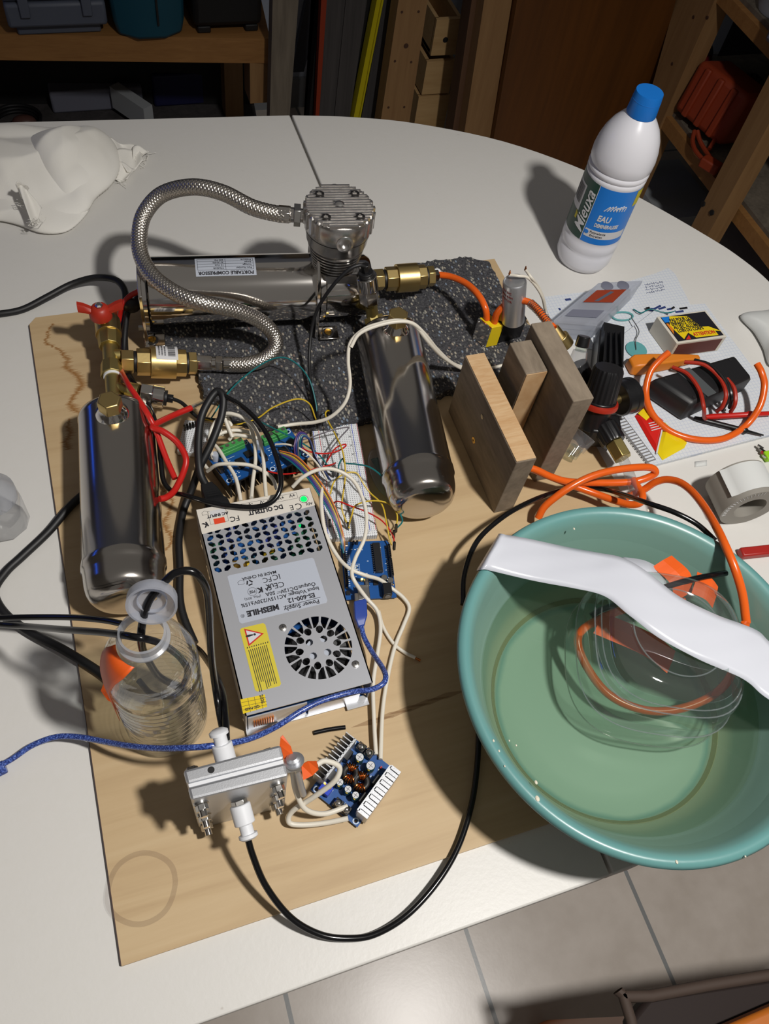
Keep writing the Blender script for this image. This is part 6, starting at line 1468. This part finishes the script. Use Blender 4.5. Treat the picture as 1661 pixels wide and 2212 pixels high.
# black thin tubes
TB = .0028
cable('black_tube', 'upper of two black tubes running from the left edge to the clear bottle', 'tube', ((-60,1338,.04),(0,1335,.045),(80,1333,.06),(160,1334,.08),(225,1340,.1),(262,1347,.11)), TB, 'black_hose')
cable('black_tube', 'lower black tube from the left edge entering the neck of the clear bottle', 'tube', ((-60,1345,.06),(0,1349,.08),(60,1353,.1),(140,1360,.15),(220,1366,.185),(290,1376,.21),(330,1384,.2),(362,1398,.175),(392,1424,.14),(405,1455,.1),(380,1500,.05),(330,1500,.035),(300,1470,.05)), TB, 'black_hose')
cable('black_tube', 'black tube looping through the white cap into the clear bottle', 'tube', ((489,1598,.1),(478,1560,.085),(466,1490,.09),(456,1410,.14),(452,1330,.19),(446,1275,.225),(428,1243,.245),(405,1233,.25),(375,1240,.248),(345,1268,.24),(324,1294,.232),(312,1325,.222),(305,1368,.205),(308,1402,.175),(322,1430,.14),(345,1462,.1),(385,1485,.07)), .003, 'black_hose')
cable('black_tube', 'black tube rising from behind the clear bottle to the rear fitting of the metal cell', 'tube', ((420,1396,.012),(437,1412,.02),(462,1450,.05),(480,1495,.075),(487,1550,.09),(489,1595,.1)), .003, 'black_hose')
cable('black_tube', 'long black tube from the metal cell sagging over the board edge and round the dish', 'tube', ((528,1775,.06),(533,1800,.058),(546,1848,.05),(575,1915,.035),(628,1982,.02),(690,2018,.01),(750,2027,.006),(810,2018,.006),(880,1976,.009),(945,1905,.0105),(990,1828,.0105),(1018,1740,.0105),(1030,1660,.0105),(1034,1580,.0105),(1032,1500,.012)), TB, 'black_hose', n=12)
cable('black_tube', 'thin black tube hugging the far rim of the green dish', 'tube', ((1000,1306,.05),(1003,1240,.05),(1030,1170,.05),(1082,1120,.05),(1140,1086,.045),(1200,1063,.03),(1250,1052,.02),(1300,1056,.02),(1345,1068,.05),(1400,1087,.09),(1455,1106,.1),(1505,1132,.1),(1545,1168,.1)), TB, 'black_hose', n=12)
# orange tubes
TO = .0042
cable('orange_tube', 'orange tube from the rear brass check valve to the yellow pump block', 'tube', ((944,593,.056),(975,598,.06),(1008,613,.066),(1033,637,.07),(1048,665,.066),(1052,690,.052)), TO, 'orange_tube', n=14)
ot = cable('orange_tube', 'orange tube with spring guard arching from the yellow pump block to the brass connector', 'tube', ((1068,696,.052),(1074,676,.068),(1092,658,.082),(1120,649,.094),(1145,654,.1),(1162,670,.102),(1180,692,.102),(1196,708,.1)), TO, 'orange_tube', n=14)
P = crom([at(*p) for p in ((1145,654,.1),(1162,670,.102),(1180,692,.102),(1190,702,.1))], 40); mb = MB(); hl = []
for i, p in enumerate(P):
    t = (P[min(i+1,len(P)-1)]-P[max(i-1,0)]).normalized(); n1 = t.orthogonal().normalized(); n2 = t.cross(n1); q = i*.9; hl.append(p+n1*.0052*math.cos(q)+n2*.0052*math.sin(q))
mb.tube(hl, .0005, 5, raw=True); sp_ = mb.build('spring_guard', 'steel', None)
sp_.parent = ot; sp_.matrix_parent_inverse = Matrix.Identity(4); sp_.location = sp_.location-ot.location
cable('orange_tube', 'orange tube looping from the wooden boards over the regulator outlet to the dish', 'tube', ((1361,1040,.036),(1313,1042,.03),(1262,1042,.03),(1217,1038,.035),(1181,1027,.045),(1150,1013,.058),(1138,1009,.062),(1150,1019,.055),(1200,1040,.04),(1250,1055,.035),(1300,1072,.035),(1345,1087,.04),(1372,1090,.044),(1386,1078,.044),(1384,1060,.042),(1376,1052,.04)), TO, 'orange_tube', n=14) if False else None
cable('orange_tube', 'orange tube crossing in front of the regulator and diving behind the dish rim', 'tube', ((1138,1009,.055),(1160,1016,.052),(1190,1030,.045),(1225,1040,.038),(1270,1042,.032),(1320,1043,.03),(1370,1040,.032),(1403,1030,.038),(1416,1020,.044),(1405,1010,.05),(1370,1010,.056),(1320,1017,.058),(1275,1030,.056),(1235,1050,.05),(1200,1074,.04),(1175,1096,.03),(1162,1120,.02)), TO, 'orange_tube', n=14)
cable('orange_tube', 'orange tube plugged into the clear sleeve of the regulator outlet', 'tube', ((1142,1010,.045),(1185,1028,.036),(1235,1048,.028),(1285,1066,.026),(1330,1082,.03),(1362,1090,.036),(1383,1086,.042),(1388,1070,.042),(1380,1056,.038),(1368,1036,.034)), TO, 'orange_tube', n=14)
cable('orange_tube', 'long orange tube running over the dish rim into the clear tub', 'tube', ((1352,1075,.022),(1390,1058,.035),(1415,1042,.048),(1440,1036,.058),(1468,1042,.068),(1495,1062,.08),(1522,1096,.095),(1548,1140,.115),(1568,1182,.125),(1588,1230,.122),(1604,1285,.108),(1612,1345,.09)), TO, 'orange_tube', n=14)
# USB cable
ub = thing('usb_cable', 'translucent blue USB cable from the microcontroller board across the power supply to the left', 'cable', tuple(at(775, 1330, ZB)))
MB().box(at(778,1296,.0145), (.0115, .012, .0085), Euler((0,0,-.2)).to_matrix()).build('metal_shell', 'steel', ub, bevel=.0004)
a, b = at(777,1300,.0145), at(780,1352,.0145)
MB().rings([[c+Vector((sx_*w_, 0, sz_*h_)) for sx_, sz_ in ((-1,-1),(1,-1),(1,1),(-1,1))] for c, w_, h_ in ((a,.0068,.0055),(lerp(a,b,.7),.0066,.0055),(lerp(a,b,.85),.005,.0045),(lerp(a,b,1.05),.0034,.0032))]).build('plug_body', 'usb_clear', ub, bevel=.001)
MB().tube([at(*p) for p in ((780,1350,.0145),(787,1378,.016),(806,1412,.025),(826,1442,.045),(833,1462,.056),(826,1478,.058),(800,1490,.0565),(760,1495,.0545),(700,1512,.0545),(650,1536,.0545),(600,1568,.058),(550,1592,.075),(505,1604,.09),(450,1612,.1),(390,1616,.09),(330,1616,.07),(270,1610,.05),(215,1600,.03),(170,1592,.02),(120,1592,.014),(70,1610,.01),(25,1640,.006),(-30,1670,.005))], .0026, 12).build('cord', 'usb_cable', ub)
MB().cyl(at(12,1655,.0075), at(-14,1668,.0075), .0065, None, 8).build('far_plug', 'usb_cable', ub, bevel=.001)
# cable tie, white wires
MB().tube([at(944+dx, 593+dy, .056+dz) for dx, dy, dz in ((-5,-8,.004),(3,-9,.004),(7,0,0),(3,9,-.003),(-5,8,-.003),(-8,0,0))], .0022, 6, 3, closed=True).build('cable_tie', 'white_plastic', label='white cable tie round the orange tube at the brass check valve', cat='cable tie')
MB().cyl(at(928,597,.056), at(945,594,.056), .0075, None, 8).build('hose_barb', 'chrome_dark', label='dull hexagonal hose barb at the end of the rear check valve', cat='fitting')
ww = lambda lab, pts, r=.0021: cable('white_wire', lab, 'wire', pts, r, 'white_wire', n=10)
ww('white twin wire arching over the right air tank, outer strand', ((600,922,.03),(640,916,.03),(680,912,.035),(715,900,.045),(745,870,.06),(756,830,.075),(752,780,.095),(757,740,.11),(785,712,.12),(820,699,.125),(860,692,.125),(895,702,.12),(925,738,.095),(955,770,.06),(988,792,.03),(1010,800,.02)))
ww('white twin wire arching over the right air tank, inner strand', ((758,750,.108),(775,722,.118),(810,705,.124),(855,695,.127),(890,698,.124),(918,722,.105),(945,755,.07),(980,786,.034),(1020,796,.016),(1060,795,.016),(1090,788,.018)))
ww('white wire from the left motor terminal of the mini pump', ((1102,594,.122),(1120,596,.124),(1140,600,.12),(1160,622,.1),(1172,645,.08),(1177,670,.05)), .0017)
ww('white wire from the right motor terminal of the mini pump', ((1136,584,.122),(1148,600,.12),(1162,618,.1),(1174,645,.075),(1179,672,.05)), .0017)
ww('white wire dropping from left driver terminal to the power supply, outermost', ((460,990,.035),(452,960,.05),(458,925,.06),(478,900,.062),(510,896,.06),(535,912,.055),(548,945,.05),(552,990,.045),(546,1040,.045),(543,1075,.05)))
ww('white wire looping high from driver terminals down to the supply terminal', ((480,940,.04),(470,910,.055),(490,893,.066),(530,905,.066),(556,935,.06),(568,985,.055),(572,1040,.05),(575,1074,.05)))
ww('white wire running straight down in front of the left driver board', ((448,948,.04),(470,968,.042),(490,1000,.045),(508,1030,.048),(516,1060,.05),(520,1082,.05)))
ww('white wire arching low from the mains plug over the driver boards', ((448,1018,.03),(470,1004,.045),(510,1002,.05),(550,1008,.05),(585,1030,.05),(598,1056,.05)))
ww('white wire from driver board terminal arching back over the mat', ((500,920,.045),(485,890,.055),(478,878,.06),(486,905,.055),(502,945,.045)))
ww('white wire leaving the right driver terminal along the mat edge', ((548,950,.035),(540,935,.04),(500,930,.045),(462,945,.045),(438,975,.04),(440,1000,.03),(450,1015,.02)))
ww('white wire between the green terminals of both driver boards', ((555,946,.04),(530,942,.045),(505,940,.045),(495,950,.04)))
ww('long white wire bulging over the breadboard and down to the microcontroller', ((632,1052,.045),(655,1030,.055),(690,1014,.06),(725,1015,.06),(760,1035,.055),(780,1068,.05),(791,1110,.045),(788,1160,.04),(768,1205,.035),(760,1235,.034),(766,1256,.032),(790,1290,.02),(815,1320,.014),(822,1360,.012),(814,1420,.012),(806,1480,.012),(808,1560,.012),(812,1630,.012)))
ww('long white wire running from the supply past the breadboard to a bare end', ((696,1050,.04),(694,1090,.04),(703,1150,.036),(728,1200,.032),(755,1228,.034),(790,1243,.03),(820,1252,.02),(845,1270,.012),(872,1292,.009),(884,1315,.008),(872,1350,.008),(852,1400,.008),(836,1470,.008),(826,1540,.008),(822,1640,.012)))
ww('short white wire curving to a frayed copper tip on the plywood', ((818,1320,.008),(828,1355,.007),(850,1390,.007),(875,1410,.007),(897,1421,.007)), .0018)
MB().cyl(at(897,1421,.007), at(908,1427,.0065), .001, .0015, 8).build('bare_wire_tip', 'copper', label='frayed bare copper tip of the white wire on the plywood', cat='wire')
ww('white wire looping from the converter terminal to the orange tape', ((750,1742,.016),(700,1758,.02),(660,1748,.03),(640,1712,.045),(633,1675,.065),(632,1655,.08)), .0024)
ww('white wire looping wide from the converter to the taped joint', ((752,1768,.016),(700,1778,.012),(650,1782,.012),(624,1776,.014),(632,1752,.022),(680,1720,.04),(722,1688,.055),(734,1662,.062),(724,1650,.066),(700,1644,.07),(684,1652,.072)), .0024)
# jumper wires
def jw(lab, m, pts, r=.0009): return cable('jumper_wire', lab, 'wire', pts, r, m, group=None, n=6, k=6)
jw('yellow jumper rising from the driver boards over the mat to the breadboard', 'yellow_wire', ((440,905,.02),(500,918,.03),(553,905,.035),(590,880,.045),(640,862,.05),(668,872,.045),(680,900,.03),(684,910,.02)))
jw('yellow jumper running down the middle of the breadboard', 'yellow_wire', ((714,888,.02),(706,888,.03),(704,900,.03),(725,940,.035),(740,975,.04),(746,1020,.035),(742,1060,.03),(738,1095,.025),(745,1120,.02),(754,1140,.018),(752,1136,.02)))
jw('yellow jumper from breadboard centre to the board header, inner arc', 'yellow_wire', ((713,1068,.03),(722,1040,.035),(745,1023,.04),(770,1022,.04),(785,1045,.035),(800,1065,.03),(825,1090,.03),(835,1130,.028),(840,1158,.022),(846,1178,.018)))
jw('yellow jumper from breadboard foot to the board header, outer arc', 'yellow_wire', ((753,1136,.02),(760,1112,.03),(768,1092,.03),(800,1082,.035),(835,1086,.035),(855,1105,.03),(858,1125,.025),(852,1142,.02)))
jw('teal jumper from the breadboard curving past the lit sensor board', 'teal_wire', ((731,1024,.018),(732,1004,.03),(741,990,.035),(745,1000,.035),(770,1003,.04),(800,1010,.045),(830,1035,.045),(850,1075,.035),(862,1105,.03),(869,1126,.025),(856,1142,.02)))
jw('thin teal wire arching across the black mat to the breadboard', 'teal_wire', ((455,905,.03),(500,840,.03),(560,790,.04),(605,772,.05),(640,785,.05),(668,820,.045),(682,870,.03),(686,908,.02)))
jw('red jumper from the breadboard foot to the board header', 'red_wire', ((718,1090,.02),(730,1083,.03),(760,1094,.03),(790,1105,.03),(825,1125,.028),(848,1155,.024),(852,1180,.018)))
jw('red jumper looping above the upper breadboard', 'red_wire', ((650,966,.04),(670,976,.04),(700,980,.035),(728,975,.035),(746,964,.035),(744,960,.036),(725,968,.035),(710,990,.028),(702,1005,.02)))
jw('red jumper pair from driver boards to breadboard', 'red_wire', ((578,1018,.035),(610,1024,.035),(650,1020,.035),(690,1010,.03),(715,1004,.025),(725,1000,.02)))
jw('dark grey jumper with sharp bend over the upper breadboard', 'grey_wire', ((655,950,.035),(680,942,.035),(715,930,.04),(748,923,.04),(752,926,.04),(735,945,.035),(712,975,.028),(705,1000,.02)))
jw('black jumper dropping from the sensor cable into the breadboard top', 'black_plastic', ((672,830,.03),(680,860,.028),(686,895,.024),(688,925,.02)), .0013)
jw('white jumper arching from the right driver board to the breadboard', 'white_wire', ((595,960,.04),(620,960,.045),(650,970,.045),(675,990,.04),(695,1015,.03),(706,1036,.02)), .0011)
bun = (('orange', 'orange_wire', 0), ('brown', 'brown_wire', 3), ('yellow', 'yellow_wire', 6), ('white', 'grey_wire', 9), ('purple', 'purple_wire', 12), ('blue', 'blue_wire', 15), ('teal', 'teal_wire', 18))
for nm_, m_, o in bun:
    y_ = o*.75
    jw('%s strand of the ribbon from driver boards to microcontroller' % nm_, m_, ((604+o*.3, 974+o*.6, .04), (640-o*.4, 985+o*.9, .045), (675-o*.5, 1020+o*.8, .045), (705-o*.7, 1060+o*.8, .04), (725-o*.7, 1100+o*.4, .035), (736-o*.55, 1135, .03), (743-o*.35, 1165+o*.2, .026), (744-o*.1, 1186+o*.5, .019)))
for k, (m_, lab) in enumerate((('purple_wire','purple'),('blue_wire','blue'),('grey_wire','grey'),('teal_wire','teal'),('navy_wire','navy'))):
    jw('%s jumper looping up behind the right driver board' % lab, m_, ((642+k*2, 1010-k*6, .03), (636+k*4, 965-k*3, .05), (645+k*3, 935+k*2, .055), (662+k*2, 940+k*3, .05), (672+k*2, 965+k*4, .04), (684+k*4, 1000+k*4, .03), (702+k*3, 1030+k*2, .02)))
jw('teal jumper from driver board to the breadboard middle', 'teal_wire', ((560,910,.04),(600,930,.05),(640,950,.05),(680,975,.035),(700,995,.03),(716,1020,.02)))
random.seed(17)
for lab, x, y, z in (('under the sensor cable at its top left', 684, 918, .017), ('at its top right under the white wire', 716, 900, .017), ('left of its centre', 720, 1030, .017), ('right of its centre', 730, 1030, .017), ('beside the red jumpers', 704, 1018, .017), ('at its lower left', 713, 1137, .017), ('at its lower middle', 752, 1143, .017)):
    a = at(x, y, .0135); b = at(x-1, y-14, .026)
    MB().cyl(a, b, .0016, None, 4, ph=PI/4).build('jumper_plug', 'black_plastic', label='small black jumper plug in the long breadboard, '+lab, cat='plug')
for lab, x, y in (('uppermost at the right header', 855, 1145), ('middle of the right header', 850, 1158), ('lowest of the right header', 851, 1183)):
    MB().cyl(at(x, y+4, .018), at(x+1, y-12, .03), .0017, None, 4, ph=PI/4).build('jumper_plug', 'black_plastic', label='small black jumper plug of the microcontroller board, '+lab, cat='plug')
a = at(402, 925, .013)
for k in range(5): MB().cyl(at(400+k*6, 930-k*2, .0135), at(398+k*6, 918-k*2, .021), .0013, None, 4).build('jumper_plug', 'black_plastic', label='black jumper plug in the mini breadboard, '+('leftmost', 'second from left', 'middle', 'second from right', 'rightmost')[k]+' of its row', cat='plug')
